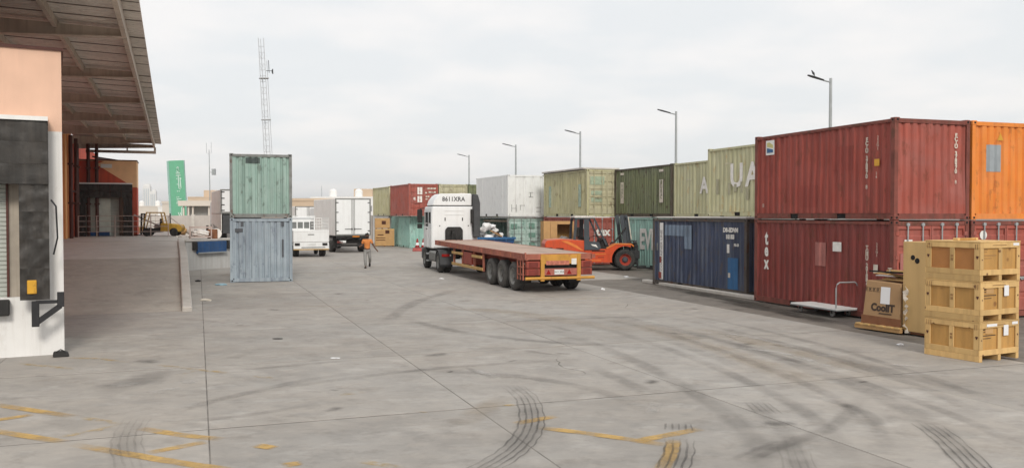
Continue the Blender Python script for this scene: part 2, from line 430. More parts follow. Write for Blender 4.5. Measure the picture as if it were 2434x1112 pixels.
LANES = [(-0.19, -0.165), (-0.115, -0.08), (-0.03, 0.0), (0.05, 0.085), (0.14, 0.175)]
TY = [[(-0.03, 13.83), (0.20, 12.87), (0.26, 11.79), (0.22, 10.98), (0.09, 10.27), (-0.10, 9.70), (-0.39, 9.09), (-0.6, 8.6)], [(2.18, 11.29), (2.11, 10.89)],
      [(2.05, 10.56), (1.92, 9.90), (1.67, 9.09), (1.5, 8.6)], [(5.42, 11.31), (5.30, 10.46), (4.97, 9.09), (4.8, 8.6)], [(-5.08, 11.66), (-4.82, 10.76), (-4.54, 10.08), (-4.01, 9.09)],
      [(2.57, 9.48), (3.01, 9.99), (3.36, 10.32)], [(3.31, 10.17), (3.07, 9.09), (2.95, 8.6)], [(3.56, 12.58), (3.54, 11.79)]]
for i, p in enumerate(TY):
    ribbon('tyre_mark', p, 0.4, M_TYRE if i < 4 else M_SMEAR, 0.0085 + 0.00003 * i, yard_o, LANES if i != 5 else [(-0.2, -0.1), (-0.05, 0.1)])
    ribbon('tyre_mark', p, 0.46, M_SMEAR, 0.0075 + 0.00003 * i, yard_o)
SM = [([(1.42, 15.48), (1.78, 14.36), (2.14, 13.08)], .36, 0), ([(0.20, 17.40), (0.93, 16.72)], .2, 0), ([(-0.89, 15.56), (-0.26, 14.29)], .16, 0),
      ([(2.94, 22.87), (4.02, 20.37), (4.92, 17.24), (5.36, 14.74), (5.57, 12.73), (5.45, 10.98), (5.01, 9.09)], .5, 0), ([(2.4, 22.9), (3.4, 20.6), (4.2, 17.6), (4.7, 15.2), (4.9, 13.2)], .9, 1),
      ([(4.37, 21.14), (5.69, 18.37), (6.41, 16.10), (6.83, 14.18), (7.38, 12.31)], .45, 0), ([(3.9, 21.5), (5.2, 18.6), (5.95, 16.3), (6.3, 14.4)], .8, 1), ([(3.41, 12.58), (3.48, 11.20), (3.30, 9.99), (3.05, 9.09)], .28, 0),
      ([(5.51, 13.33), (4.29, 11.31), (3.37, 10.36), (2.45, 9.56)], .28, 0), ([(3.24, 19.32), (3.90, 16.48), (4.03, 15.14)], .35, 0), ([(-4.72, 11.79), (-4.35, 12.73), (-3.45, 14.18), (-2.35, 15.14)], .3, 0),
      ([(-4.41, 11.42), (-3.76, 11.66), (-2.79, 12.44)], .22, 0), ([(0.77, 21.55), (1.50, 20.01)], .25, 0), ([(-6.45, 13.33), (-6.16, 14.18), (-6.28, 15.14)], .8, 0), ([(-4.87, 15.14), (-3.96, 15.65), (-2.56, 16.48)], .25, 0),
      ([(-2.24, 21.14), (0.91, 22.41), (3.88, 23.15)], .4, 0), ([(-0.75, 11.20), (-0.50, 11.79), (-0.11, 13.02)], .5, 1), ([(-3, 26), (0, 24), (3, 20)], 1.0, 1), ([(4.4, 13.2), (4.9, 12.0), (4.6, 10.6)], .26, 0), ([(-1.5, 33), (-3, 27), (-3.2, 21)], .5, 0)]
ARC = [(2.94, 22.87), (4.02, 20.37), (4.92, 17.24), (5.36, 14.74), (5.57, 12.73), (5.45, 10.98), (5.01, 9.09)]
for dx, dy, w in ((-.75, .3, .3), (-1.5, -.6, .34), (.95, .6, .34), (1.5, 1.3, .3), (-2.6, -1.2, .4), (.5, -1.5, .28)):
    SM.append(([(x + dx, y + dy) for x, y in ARC][:6 if dx > 0 else 7], w, 0))
SM += [([(-1.9, 15.2), (-.6, 14.9), (.6, 14.2), (1.5, 13.1), (2.0, 11.6)], .34, 0), ([(-4.6, 12.6), (-3.0, 14.2), (-.8, 15.6), (1.8, 16.4)], .3, 0), ([(-3.4, 24), (-1.6, 20.6), (.6, 18.6), (3.6, 17.4)], .4, 0)]
for i, (p, w, k) in enumerate(SM): ribbon('dirt_streak', p, w, M_DUST if k else M_SMEAR, 0.0055 + 0.00003 * i, yard_o)
rq = random.Random(21)
CR = worn_paint('crack_line', (0.07, 0.063, 0.056), 0.35, 0.85, 3.0, soft=.1)
for i, (x, y, a, n_) in enumerate(((-3.9, 17.0, .5, 16), (1.2, 14.5, 1.9, 14), (5.6, 18.0, 2.4, 16), (-1.8, 22, .2, 18), (3.2, 25, 1.2, 14))):
    p = [(x, y)]
    for k in range(n_): a += rq.uniform(-.55, .55); x += .16 * math.cos(a); y += .16 * math.sin(a); p.append((x, y))
    ribbon('crack', p, .016, CR, 0.0042 + .00002 * i, yard_o)
OS = worn_paint('oil_drip', (0.085, 0.078, 0.07), 0.05, 0.5, 5.0, cut=(0.3, 0.65), soft=.45)
for i in range(26):
    x, y, w = rq.uniform(-7, 7), rq.uniform(11, 34), rq.uniform(.08, .34)
    a = rq.uniform(0, 3); ribbon('oil_stain', [(x, y), (x + w * math.cos(a), y + w * math.sin(a)), (x + 1.9 * w * math.cos(a + .2), y + 1.9 * w * math.sin(a + .2))], w * 1.3, OS, 0.0048 + .00002 * i, yard_o)
PA = [[(-6.40, 13.73), (-6.12, 14.07)], [(-5.63, 13.18), (-5.18, 13.59)], [(-5.43, 14.07), (-5.19, 14.18)], [(-0.72, 15.14), (-0.19, 14.55)], [(2.12, 12.58), (1.90, 11.79)], [(-9.83, 26.92), (-9.65, 27.72)],
      [(4.94, 29.47), (2.75, 27.72), (-0.48, 26.42)], [(4.27, 18.07), (5.34, 16.98), (5.81, 15.14)], [(3.75, 20.01), (5.13, 19.66), (5.85, 17.51)], [(5.9, 16.9), (6.3, 16.6)], [(6.9, 15.7), (7.3, 15.5)]]
for i, p in enumerate(PA): ribbon('pale_scrape', p, 0.42 if i < 3 else 0.22, M_PALE, 0.0065 + 0.00003 * i, yard_o)

# raised strip the front container row stands behind, with oily dirt along it
fs = MB(); fs.bar(yard(16.95, 21.5, 0.035), yard(17.15, 31.2, 0.035), 0.30, 0.13)
structure(fs.build('footing_strip', M_KERB, bevel=0.02))
oil = worn_paint('oily_dirt', (0.05, 0.043, 0.036), 0.35, 0.9, 1.2)
ribbon('oily_dirt', [yard(16.2, 19.5)[:2], yard(16.3, 24)[:2], yard(16.75, 29.5)[:2]], 0.9, oil, -0.02, ground_o)
ribbon('oily_dirt', [yard(15.2, 17.5)[:2], yard(15.6, 20.5)[:2], yard(15.8, 24)[:2]], 0.9, oil, -0.015, ground_o)

# ------------------------------------------------------------------ warehouse with canopy and dock houses
BY = R(21.5)
W0 = Vector((-9.17, 20.5, 0))
def bld(x, y, z=0): return (W0.x + math.cos(BY) * x - math.sin(BY) * y, W0.y + math.sin(BY) * x + math.cos(BY) * y, z)
WH = thing('warehouse', 'orange and red warehouse with a deep steel canopy over its loading docks', 'warehouse', W0, 21.5)
XW = -4.3
wall = MB().box(XW - 0.3, XW, -4.6, 50, 0, 7.25).build('wall', M_REDWALL, WH, smooth=0)
for y in (-.6, 6, 19, 28.2, 30.4):
    MB().box(XW, XW + 0.12, y, y + 0.9, 0, 7.2).build('pilaster', M_ORANGE, wall, smooth=0)
for x, y, h in ((XW + .26, 29.5, 7.0), (XW + .3, 31.9, 7.0), (XW + .25, 33.0, 7.0), (-3.55, 33.95, 6.9), (-3.1, 33.95, 6.9)):
    p = MB().tube([(x, y, 1.4), (x, y, h)], 0.10, 10)
    p.box(x - .14, x + .14, y - .14, y + .14, 3.3, 3.4).box(x - .14, x + .14, y - .14, y + .14, 5.4, 5.5).build('downpipe', M_PIPE, WH)
MB().tube([(XW + .26, 29.5, 4.0), (XW + .3, 31.9, 4.0), (XW + .25, 33.0, 4.0)], 0.06, 8).build('cross_pipe', M_PIPE, WH)

# canopy: ribbed sheet on tapered beams, purlins, edge channel
def roof_z(x): return 7.19 - 0.03 * x
sh = MB(); ys = []; y = -4.7
while y < 36.6: ys += [(y, 0), (y + .11, 0), (y + .15, .035), (y + .21, .035)]; y += .25
for y, d in ys: sh.v += [(XW, y, roof_z(XW) + d), (0.42, y, roof_z(0.42) + d)]
for i in range(len(ys) - 1): sh.f.append((2 * i, 2 * i + 1, 2 * i + 3, 2 * i + 2))
canopy = sh.build('canopy', M_SHEET, WH, smooth=20, fix=False)
bm_ = MB().prism([(XW, 6.78), (-0.05, 6.93), (-0.05, roof_z(0) - .09), (XW, roof_z(XW) - .09)], -0.05, 0.05, 'xz')
bm_.prism([(XW, 6.76), (-0.05, 6.91), (-0.05, 6.935), (XW, 6.785)], -0.13, 0.13, 'xz')
beam0 = bm_.build('beam', M_BEAM, canopy)
beam0.location = (0, -4.6, 0)
BYS = [-4.6, 0, 6.5, 13, 19.5, 26, 32.5, 36.4]
for y in BYS[1:]:
    b = beam0.copy(); COL.objects.link(b); b.location = (0, y, 0)
for x in (-2.95, -1.45):
    for ya, yb in zip(BYS, BYS[1:]):
        MB().box(x - .045, x + .045, ya + .06, yb - .06, roof_z(x) - .2, roof_z(x) - .012).build('purlin', M_BEAM, canopy)
for ya, yb in zip(BYS, BYS[1:]):
    MB().box(-.045, .06, ya + .06, yb - .06, 6.9, roof_z(0) - .01).build('edge_channel', M_BEAM, canopy)
LAP = mat('lap_shade', (.20, .17, .145), .7)  # dark tone puts the shade line of each sheet lap into the colour
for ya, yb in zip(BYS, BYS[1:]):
    for q in (.2, .42, .61, .83): y = ya + (yb - ya) * q; MB().bar((XW, y, roof_z(XW) - .004), (.41, y, roof_z(.41) - .004), .05, .016).build('sheet_lap_shade', LAP, canopy)
# end of the canopy: a lower open frame, then the louvres of the next bay
MB().box(XW + .4, .1, 36.5, 36.66, 6.55, 6.72).box(-.02, .1, 36.5, 36.66, 6.72, 6.95).box(-1.6, -1.52, 36.5, 36.66, 6.72, 6.95).build('end_beam', M_BEAM, canopy)
lv = MB()
for i in range(4): lv.bar((-3.6, 37.6 + i * 1.6, 6.35 + .04 * i), (-1.5, 37.6 + i * 1.6, 6.05 + .04 * i), 0.5, 0.07)
lv.build('louvre_row', M_BLACKST, WH)

def cloth(x0, x1, z0, z1, y, nx, nz, amp, back=0.04):
    m = MB(); rnd = random.Random(int(x0 * 100 + z0 * 10)); o = 0
    for i in range(nx + 1):
        for j in range(nz + 1):
            edge = i in (0, nx) or j in (0, nz)
            crease = amp * 0.8 * math.sin(i * 2.2 + j * 1.1)
            m.v.append((x0 + (x1 - x0) * i / nx, y + (0 if edge else rnd.uniform(-amp, amp) + crease), z0 + (z1 - z0) * j / nz))
    for i in range(nx):
        for j in range(nz):
            a = i * (nz + 1) + j; m.f.append((a, a + nz + 1, a + nz + 2, a + 1))
    m.box(x0, x1, y + back, y + back + .02, z0 + .001, z1 - .001)
    return m
def dock_house(name_y, x, y, extra, width, label, near):
    """projecting dock house: front face at local y = 0, right corner at local x = 0"""
    H = 5.93
    hw = MB()
    # front wall as a frame round the door opening (x -4.05..-0.95, z 1.15..3.75)
    hw.box(-0.70, 0, 0, .25, 0, 4.36).box(-width, -width + .35, 0, .25, 0, 4.36).box(-width + .35, -0.70, 0, .25, 0, 1.15).box(-width + .35, -0.70, 0, .25, 3.75, 4.36)
    hw.box(-.25, 0, .25, 2.6, 0, 4.36)
    h = hw.build('dock_house', M_WHITEWALL if near else M_REDWALL, WH, smooth=0, loc=(x, y, 0), rot=(0, 0, R(extra)))
    MB().box(-width, 0, 0, 2.6, 4.36, H).build('upper_wall', M_PEACH if near else mat('far_peach_render', (0.88, 0.55, 0.30), .85, var=.06), h, smooth=0)
    MB().box(-width, .04, -.04, 2.64, H, H + .06).build('coping', M_PIPE, h, smooth=0)
    # shutter of horizontal slats
    s = MB().corr(-width + .35, -0.95, 1.15, 3.75, 0.17, 0.145, 0.085, plane='x', wave='h')
    s.build('shutter', M_SHUTTER, h, smooth=0)
    MB().box(-0.93, -0.702, .14, .22, 1.152, 3.748).build('shaded_reveal', mat('reveal_shade_beige', (.36, .315, .26), .7, streak=.3), h)  # reveal panel; the shade between the curtains is put into its beige
    MB().box(-0.97, -0.93, .1, .18, 1.152, 3.748).build('door_track', M_PIPE, h)
    # head and side curtains of the dock shelter
    P = 0.42; HB = 3.32 if near else 3.72
    for k in range(5):
        xa = -width + .1 + (width - .34) * k / 5; xb = xa + (width - .34) / 5
        for za, zb in ((HB, HB + .38), (HB + .383, 4.12), (4.123, 4.52)): cloth(xa + .004, xb - .004, za, zb, -P - .004 * (k % 2), 6, 4, 0.022, .045).build('head_curtain', M_CURTAIN, h, smooth=60)
    MB().box(-width + .1, -0.24, -P - .05, -.002, 4.52, 4.60).build('head_frame', M_WHITE, h)
    MB().box(-.28, -.24, -P + .05, -.002, HB, 4.52).build('head_side', M_CURTAIN, h)
    for sx in ((-0.74, -0.24), (-width + .1, -width + .6)):
        for z0, z1 in ((1.12, 1.72), (1.72, 2.28), (2.28, 2.8), (2.8, HB)):
            cloth(sx[0], sx[1], z0, z1, -P + .03, 7, 7, 0.034).build('side_curtain', M_CURTAIN, h, smooth=60)
    if near:
        MB().box(-.62, -.46, -P - .03, -P + .01, 1.24, 1.50).build('yellow_block', M_YELLOW, h, bevel=.01)
        MB().box(-1.20, -.92, -.22, -.002, .82, 1.12).build('dock_bumper', M_RUBBER, h, bevel=.02)
        br = MB().box(-.55, -.42, -P - .1, -P + .02, .62, 1.10).box(-.12, 0.0, -P - .1, -P + .02, .98, 1.26)
        br.bar((-.485, -P - .04, .68), (-.06, -P - .04, 1.0), .1, .1).bar((-.485, -P - .04, 1.08), (-.06, -P - .04, 1.08), .09, .06)
        br.build('corner_bracket', M_BLACKST, h, bevel=.008)
        MB().tube([(-.2, -P + .02, 3.02), (-.12, -P - .05, 2.9), (-.1, -P - .06, 2.3), (-.17, -P + .0, 1.98)], .018, 6).build('grab_loop', M_BLACKST, h)
        MB().box(-width + .7, -1.24, -.1, -.003, .42, .98).build('leveller_lip', M_BLUEPL, h, bevel=.01)
        MB().box(-width + .65, -1.19, -.03, -.0035, .36, .42).box(-1.239, -1.19, -.03, -.0035, .42, 1.0).build('lip_frame', M_GALV, h)
    else:
        MB().prism([(-width + .02, 5.9), (-1.75, 5.9), (-2.2, 5.7), (-.55, 4.62), (-.55, 4.375), (-width + .02, 4.375)], -.012, -.002, 'xz').build('painted_band', M_REDWALL, h)
        MB().box(-1.95, -1.35, -.06, -.0025, 5.5, 5.72).build('sign_plate', M_WHITE, h)
        MB().box(-2.62, -1.45, .02, .13, 1.5, 3.7).build('inner_door', mat('pale_green_door', (0.62, 0.66, 0.58), 0.6), h)
        MB().box(-2.6, -1.5, -.3, -.003, 1.46, 1.72).build('leveller_lip', M_BLUEPL, h)
    return h
dock_house('near', -0.98, -3.42, 6.5, 4.6, '', True)
dock_house('far', -0.95, 34.2, 0, 3.35, '', False)

# pendant lamps under the canopy
for i, (x, y, zb) in enumerate(((-3.2, -1.0, 6.38), (-3.55, 10.3, 6.32), (-3.3, 16.8, 6.3))):
    lp = thing('pendant_lamp', ['brown pendant lamp hanging from the canopy above the white dock house', 'pendant lamp under the canopy just past the peach wall', 'smallest pendant lamp, deep under the canopy'][i], 'lamp',
               bld(x, y, zb), 21.5, 'pendant lamps under the canopy')
    MB().tube([(0, 0, .16), (0, 0, roof_z(x) - zb)], .012, 6).build('rod', M_BLACKST, lp)
    MB().lathe([(.05, .2), (.07, .14), (.1, .1), (.23, .02), (.24, 0), (.2, .01), (.06, .09)], n=20).build('shade', M_PIPE, lp)
    MB().lathe([(.0, .02), (.05, .03), (.06, .07), (.03, .1)], n=10).build('bulb', M_WHITE, lp)

# ------------------------------------------------------------------ ramp, raised platform and the sawtooth dock
def bobj(m, name, ma, **k):
    o = m.build(name, ma, **k); o.location = W0; o.rotation_euler = (0, 0, BY); return structure(o)
bobj(MB().prism([(3.8, -.05), (3.8, .0), (11.2, 1.17), (11.2, -.05)], XW - .2, 1.24, 'yz'), 'ramp', M_RAMP, smooth=0)
bobj(MB().prism([(11.21, -.05), (11.21, 1.165), (22.5, 1.44), (22.5, -.05)], XW - .2, 1.24, 'yz'), 'ramp_landing', M_KERB, smooth=0)
bobj(MB().prism([(3.55, -.05), (3.55, .14), (3.8, .16), (11.2, 1.33), (22.4, 1.585), (22.4, -.05)], 1.25, 1.53, 'yz'), 'ramp_kerb', M_KERB, bevel=.03)
bobj(MB().prism([(XW - .2, 22.52), (1.24, 22.52), (4.5, 25.55), (4.5, 26.9), (1.24, 29.2), (1.24, 50), (XW - .2, 50)], -.05, 1.45, 'xy'), 'platform', M_KERB, smooth=0)
DK = thing('dock_wall', 'pale concrete dock wall with a blue leveller plate beside the ramp', 'dock', bld(1.53, 22.45), 21.5 + 43)
wl_ = MB().box(0, 4.2, -.12, .0, 0, 1.40).build('wall', mat('grey_render', (.52, .52, .51), .85, var=.05, streak=.3, streak_col=(.33, .30, .27)), DK, smooth=0)
MB().box(-.02, 4.22, -.17, .12, 1.40, 1.50).build('edge_beam', M_KERB, DK, bevel=.015)
MB().box(.66, 2.6, -.26, -.122, .80, 1.385).build('leveller_plate', M_BLUEPL, DK, bevel=.012)
MB().box(.66, 2.6, -.30, -.262, .80, .86).build('leveller_lip', M_GALV, DK)
for x in (.40, 2.68): MB().box(x, x + .24, -.28, -.122, .98, 1.39).build('bumper', M_RUBBER, DK, bevel=.02)
RL = thing('railing', 'grey tube railing along the platform before the far dock house', 'railing', bld(XW + .4, 31.6, 1.45), 21.5)
for i in range(6): MB().tube([(i * .94, 0, 0), (i * .94, 0, 1.2)], .022, 8).build('post', M_RAIL, RL)
for z in (.3, .6, .9, 1.2): MB().tube([(0, 0, z), (4.7, 0, z)], .015, 8).build('rail', M_RAIL, RL)
MB().tube([(4.7, 0, 1.2), (5.5, -.6, .55)], .022, 8).build('rail', M_RAIL, RL)
ck = thing('wheel_chock', 'black rubber wheel chock on the ground at the white corner', 'wheel chock', (-8.72, 16.62, .003), 24)
MB().prism([(-.14, 0), (.14, 0), (.12, .08), (.03, .11), (-.13, .1)], -.07, .07, 'xz').build('wedge', M_RUBBER, ck, bevel=.01)
MB().tube([(-.08, -.08, .1), (.0, -.09, .15), (.08, -.08, .1)], .012, 6).build('handle', M_RUBBER, ck)

# ------------------------------------------------------------------ shipping containers
CL, CW = 6.058, 2.438
def paint(name, col, rust=.5, streak=.35, fade=.4, **k):
    k.setdefault('scale', 1.3); k.setdefault('var', .08)
    return mat(name, col, .55, rust=rust, streak=streak, streak_col=tuple(c * .35 + .012 for c in col), fade=fade, **k)
M_PIT = mat('container_dark', (0.012, 0.011, 0.011), 0.9)
M_GASKET = mat('door_gasket', (0.03, 0.028, 0.027), 0.7)
def container(label, pos, yaw, z0, m, frame=None, H=2.591, end='plain', period=.278, side='corr', group='shipping containers in the yard',
              end_m=None, open_side=False, bars=None, L=CL, far_end='plain', roof_m=None, dent=.012, end_period=.245, end_flat=(.5, .17, .16)):
    frame = frame or m; end_m = end_m or m
    c = thing('shipping_container', label, 'container', (pos[0], pos[1], z0), yaw, group)
    f = MB()
    for x in (0.004, CW - .114):
        for y in (.01, L - .14): f.box(x, x + .11, y, y + .13, .10, H - .10)
    for x0, x1 in ((.012, .075), (CW - .075, CW - .012)):
        for a, b in ((.16, L / 2 - 1.21), (L / 2 - .85, L / 2 + .85), (L / 2 + 1.21, L - .16)): f.box(x0, x1, a, b, .02, .165)
        f.box(x0 - .004, x1, .16, L - .16, .1651, .18)
        f.box(x0, x1, .14, L - .14, H - .11, H - .03)
    for y0, y1 in ((.012, .09), (L - .09, L - .012)):
        f.box(.16, CW - .16, y0, y1, .02, .165); f.box(.115, CW - .115, y0, y1, H - .13, H - .025)
    fr = f.build('frame', frame, c)
    cm = MB()
    cm.box(0, .162, 0, .178, 0, .118); me = cm.build('corner_casting', frame, c, bevel=.012)
    # slotted holes of the castings
    MB().box(.05, .112, -.002, .02, .035, .085).build('slot', M_PIT, me); MB().box(-.002, .02, .06, .118, .035, .085).build('slot', M_PIT, me)
    for i, (x, y, z, sx, sy) in enumerate(((CW, 0, 0, -1, 1), (0, L, 0, 1, -1), (CW, L, 0, -1, -1), (0, 0, H - .118, 1, 1), (CW, 0, H - .118, -1, 1), (0, L, H - .118, 1, -1), (CW, L, H - .118, -1, -1))):
        q = me.copy(); COL.objects.link(q); q.location = (x, y, z); q.scale = (sx, sy, 1)
        if y == 0 or x == 0:
            for ch in children(me): sl = ch.copy(); COL.objects.link(sl); sl.parent = q
    # side panels
    if side == 'corr':
        if not open_side: MB().corr(.138, L - .138, .17, H - .105, .018, .054, period, rows=10, dent=dent, seed=int(pos[1] * 10 + z0)).build('side_panel', m, c, smooth=0)
        MB().corr(.138, L - .138, .17, H - .105, CW - .018, CW - .054, period).build('side_panel', m, c, smooth=0)
    else:
        for x0, x1 in ((.02, .05), (CW - .05, CW - .02)):
            MB().box(x0, x1, .138, L - .138, .17, H - .105).build('side_panel', m, c, smooth=0)
        MB().box(.008, .0195, .34, .42, .18, H - .11).box(.008, .0195, 1.0, 1.05, .18, H - .11).box(.008, .0195, L - 1.25, L - 1.2, .18, H - .11).build('side_batten', m, c)
    MB().box(.03, CW - .03, .05, L - .05, .14, .162).build('floor', M_PIT, c)
    pk = MB()
    for y in (L / 2 - 1.03, L / 2 + 1.03): pk.box(.03, CW - .03, y - .175, y + .175, .03, .139)
    pk.build('forklift_pocket', M_PIT, c)
    # roof: cross-corrugated sheet
    r = MB(); n = 29
    for i in range(n + 1):
        y = .1 + (L - .2) * i / n
        for d, dy in ((0, 0), (0, .1), (.02, .13), (.02, .18)):
            r.v += [(.07, y + dy, H - .05 + d), (CW - .07, y + dy, H - .05 + d)]
    k = len(r.v) // 2
    r.f += [(2 * i, 2 * i + 1, 2 * i + 3, 2 * i + 2) for i in range(k - 5)]
    r.build('roof_panel', roof_m or m, c, smooth=0)
    MB().corr(.12, CW - .12, .17, H - .13, L - .03, L - .07, .25, plane='x').build('end_panel', m, c, smooth=0)
    if end == 'plain':
        MB().corr(.118, CW - .118, .165, H - .13, .018, .062, end_period, flat=end_flat, plane='x', rows=10, dent=dent, seed=int(pos[0] * 10 + z0 + 99)).build('end_panel', end_m, c, smooth=0)
    elif end == 'door':
        bm = bars or M_GALV
        for k, (x0, x1) in enumerate(((.125, CW / 2 - .006), (CW / 2 + .006, CW - .125))):
            d = MB().corr(x0 + .05, x1 - .05, .26, H - .22, .035, .062, .46, flat=(.55, .08, .28), plane='x', wave='h')
            d.box(x0, x0 + .05, .022, .07, .18, H - .14).box(x1 - .05, x1, .022, .07, .18, H - .14)
            d.box(x0 + .05, x1 - .05, .022, .07, .18, .26).box(x0 + .05, x1 - .05, .022, .07, H - .22, H - .14)
            dd = d.build('door', end_m, c, smooth=0)
            for t in (.28, .72):
                x = x0 + (x1 - x0) * t
                b = MB().tube([(x, -.012, .08), (x, -.012, H - .06)], .019, 8)
                for z in (.09, .55, 1.25, 1.9, H - .14): b.box(x - .045, x + .045, -.03, .021, z, z + .07)
                b.build('locking_bar', bm, dd)
                s = 1 if t < .5 else -1
                MB().bar((x, -.035, 1.05), (x + s * .42, -.03, 1.07), .03, .035).box(x + s * .2 - .03, x + s * .2 + .03, -.03, .021, 1.0, 1.03).build('handle', bm, dd)
            hx = x0 - .01 if k == 0 else x1 + .01
            hg = MB()
            for z in (.35, .95, 1.6, 2.2): hg.box(hx - .05, hx + .05, -.004, .0215, z, z + .1)
            hg.build('hinge', end_m, dd)
        MB().box(CW / 2 - .0055, CW / 2 + .0055, .03, .06, .18, H - .14).build('gasket', M_GASKET, c)
    return c
def patch(c, name, m, face, a0, a1, z0, z1, d=.0, th=.004, follow=False):
    """flat label, sticker or paint patch lying just proud of the flutes"""
    b = MB()
    if follow:                                           # paint follows the flutes
        e0, e1, per, fl, inn = (.138, CL - .138, .278, (.28, .2, .32), .054) if face == 'left' else (.118, CW - .118, .245, (.5, .17, .16), .062)
        k = round((e1 - e0) / per); per = (e1 - e0) / k
        br = sorted([e0 + per * (i + q) for i in range(k) for q in (0, fl[0], fl[0] + fl[1], fl[0] + fl[1] + fl[2])])
        def depth(a):
            t = ((a - e0) / per) % 1
            if t < fl[0]: return .018
            if t < fl[0] + fl[1]: return .018 + (inn - .018) * (t - fl[0]) / fl[1]
            if t < sum(fl): return inn
            return inn + (.018 - inn) * (t - sum(fl)) / (1 - sum(fl))
        pts = [a0] + [x for x in br if a0 < x < a1] + [a1]
        for t in pts:
            x = depth(t) - .004 - d
            for z in (z0, z1): b.v.append((x, t, z) if face == 'left' else (t, x, z))
        b.f = [(2 * i, 2 * i + 1, 2 * i + 3, 2 * i + 2) for i in range(len(pts) - 1)]
    elif face == 'left': b.box(.0175 - th - d, .0175 - d, a0, a1, z0, z1)
    else: b.box(a0, a1, .0175 - th - d, .0175 - d, z0, z1)
    return b.build(name, m, c)
FL, FF = .0155, .0155           # lettering sits 1-2 mm proud of the outer flutes
def side_text(c, body, y, z, size, m=None, **k): return text('lettering', body, c, (FL - .0005, y, z), 'left', size, m or M_PRINT_G, **k)
def end_text(c, body, x, z, size, m=None, **k): return text('lettering', body, c, (x, FF - .0005, z), 'front', size, m or M_PRINT_G, **k)
def stack(s): return '\n'.join(s)

P_RED = paint('oxide_red_paint', (0.315, 0.063, 0.045), rust=.45, streak=.35, fade=.15)
P_RED2 = paint('dull_red_paint', (0.215, 0.042, 0.034), rust=.4, streak=.4, fade=.2)
P_RED3 = paint('faded_red_paint', (0.35, 0.085, 0.06), rust=.4, streak=.3, fade=.4)
P_RDARK = mat('dark_red_patch', (0.27, 0.055, 0.042), .6, var=.12, streak=.25, streak_col=(.12,.04,.03))
P_RFRAME = mat('grimy_red_frame', (0.20, 0.058, 0.043), .65, var=.25, rust=.7, rust_col=(.10, .045, .025), streak=.3)
P_PINK = mat('faded_pink_patch', (0.36, 0.14, 0.12), .7, var=.1)
P_ORANGE = paint('container_orange', (0.72, 0.23, 0.038), rust=.35, streak=.2, fade=.15)
P_NAVY = mat('navy_paint', (0.044, 0.058, 0.105), .55, var=.25, scale=1.3, rust=.8, rust_col=(.085, .07, .06), streak=.42, streak_col=(.17, .19, .22), fade=.2)
P_NAVYF = mat('navy_frame_grime', (0.085, 0.072, 0.063), .7, var=.3, rust=.8)
P_BLUEP = mat('blue_repaint', (0.04, 0.135, 0.29), .6, var=.1, streak=.2)
P_GREYB = mat('greyblue_repaint', (0.16, 0.21, 0.28), .6, var=.15, streak=.25)
P_UASC = paint('pale_olive_paint', (0.485, 0.475, 0.295), rust=.45, streak=.2, fade=.2, rust_col=(.40, .24, .08))
P_DKGR = paint('dark_green_paint', (0.165, 0.185, 0.092), rust=.9, streak=.6, fade=.5, rust_col=(.06, .035, .022))
P_DKFR = mat('dark_green_frame', (0.085, 0.07, 0.05), .7, var=.3, rust=.9, rust_col=(.075, .04, .025))
P_OLIVE = paint('olive_paint', (0.47, 0.445, 0.26), rust=.4, streak=.3, fade=.3)
P_OLIVE2 = paint('olive_door_paint', (0.46, 0.43, 0.28), rust=.4, streak=.3, fade=.3)
P_TEAL = paint('teal_paint', (0.30, 0.50, 0.44), rust=.35, streak=.2, fade=.35)
P_TEAL2 = paint('pale_teal_paint', (0.36, 0.50, 0.45), rust=.6, streak=.35, fade=.4, rust_col=(.12, .22, .19))
P_MINT = paint('mint_paint', (0.295, 0.42, 0.37), rust=.6, streak=.35, fade=.25, rust_col=(.10, .12, .10))
P_GREY = mat('blue_grey_paint', (0.30, 0.36, 0.405), .55, scale=1.3, var=.12, rust=.5, streak=.6, streak_col=(.17, .20, .25), fade=.2, rust_col=(.12, .14, .18))
P_CWHITE = mat('container_white', (0.74, 0.75, 0.74), .5, var=.04, streak=.12, streak_col=(.5, .5, .48), rust=.12)
P_GFRAME = mat('grimy_steel_frame', (0.20, 0.21, 0.20), .65, var=.25, rust=.6)
M_DUSTROOF = mat('dusty_roof_sheet', (0.50, 0.475, 0.45), .8, var=.12)

# --- right-hand front stack: two oxide-red boxes, orange one beside it
RP, RY = (9.66, 21.8), 18.5
def beside(p, yaw, k, gap=.075): a = R(yaw); return (p[0] + math.cos(a) * (CW + gap) * k, p[1] + math.sin(a) * (CW + gap) * k)
c = container('oxide red container on top of the stack behind the wooden crates', RP, RY, 2.6, P_RED, H=2.6, end_m=P_RED3, frame=P_RFRAME)
side_text(c, stack('FCIU 378970'), 1.02, 1.62, .155, line=.62, bold=.006)
side_text(c, '8', 1.02, .86, .15); side_text(c, stack('22G1'), .62, 1.99, .12, line=.8)
patch(c, 'warning_sticker', mat('yellow_sticker', (.62, .33, .04), .6), 'left', .56, .74, 1.4, 1.58); side_text(c, '2\n6', .66, 1.16, .1, line=.9)
lg = patch(c, 'logo_plate', M_WHITE, 'left', 5.05, 5.48, 1.98, 2.43)
MB().prism([(5.11, 2.05), (5.42, 2.05), (5.42, 2.20), (5.11, 2.14)], .0085, .0125, 'yz').build('blue_field', P_BLUEP, lg)
MB().prism([(5.11, 2.18), (5.42, 2.24), (5.42, 2.36), (5.30, 2.37), (5.11, 2.28)], .0085, .0125, 'yz').build('yellow_field', mat('pale_yellow', (.55, .50, .22), .6), lg)
for a in ((5.15, 5.5, 1.3, 1.75), (3.05, 3.75, .35, .98), (1.55, 2.35, 1.35, 2.0)): patch(c, 'repaired_patch', P_RDARK, 'left', *a, follow=True)
side_text(c, '22G1'[:2], 5.6, .42, .12, rot=R(90))
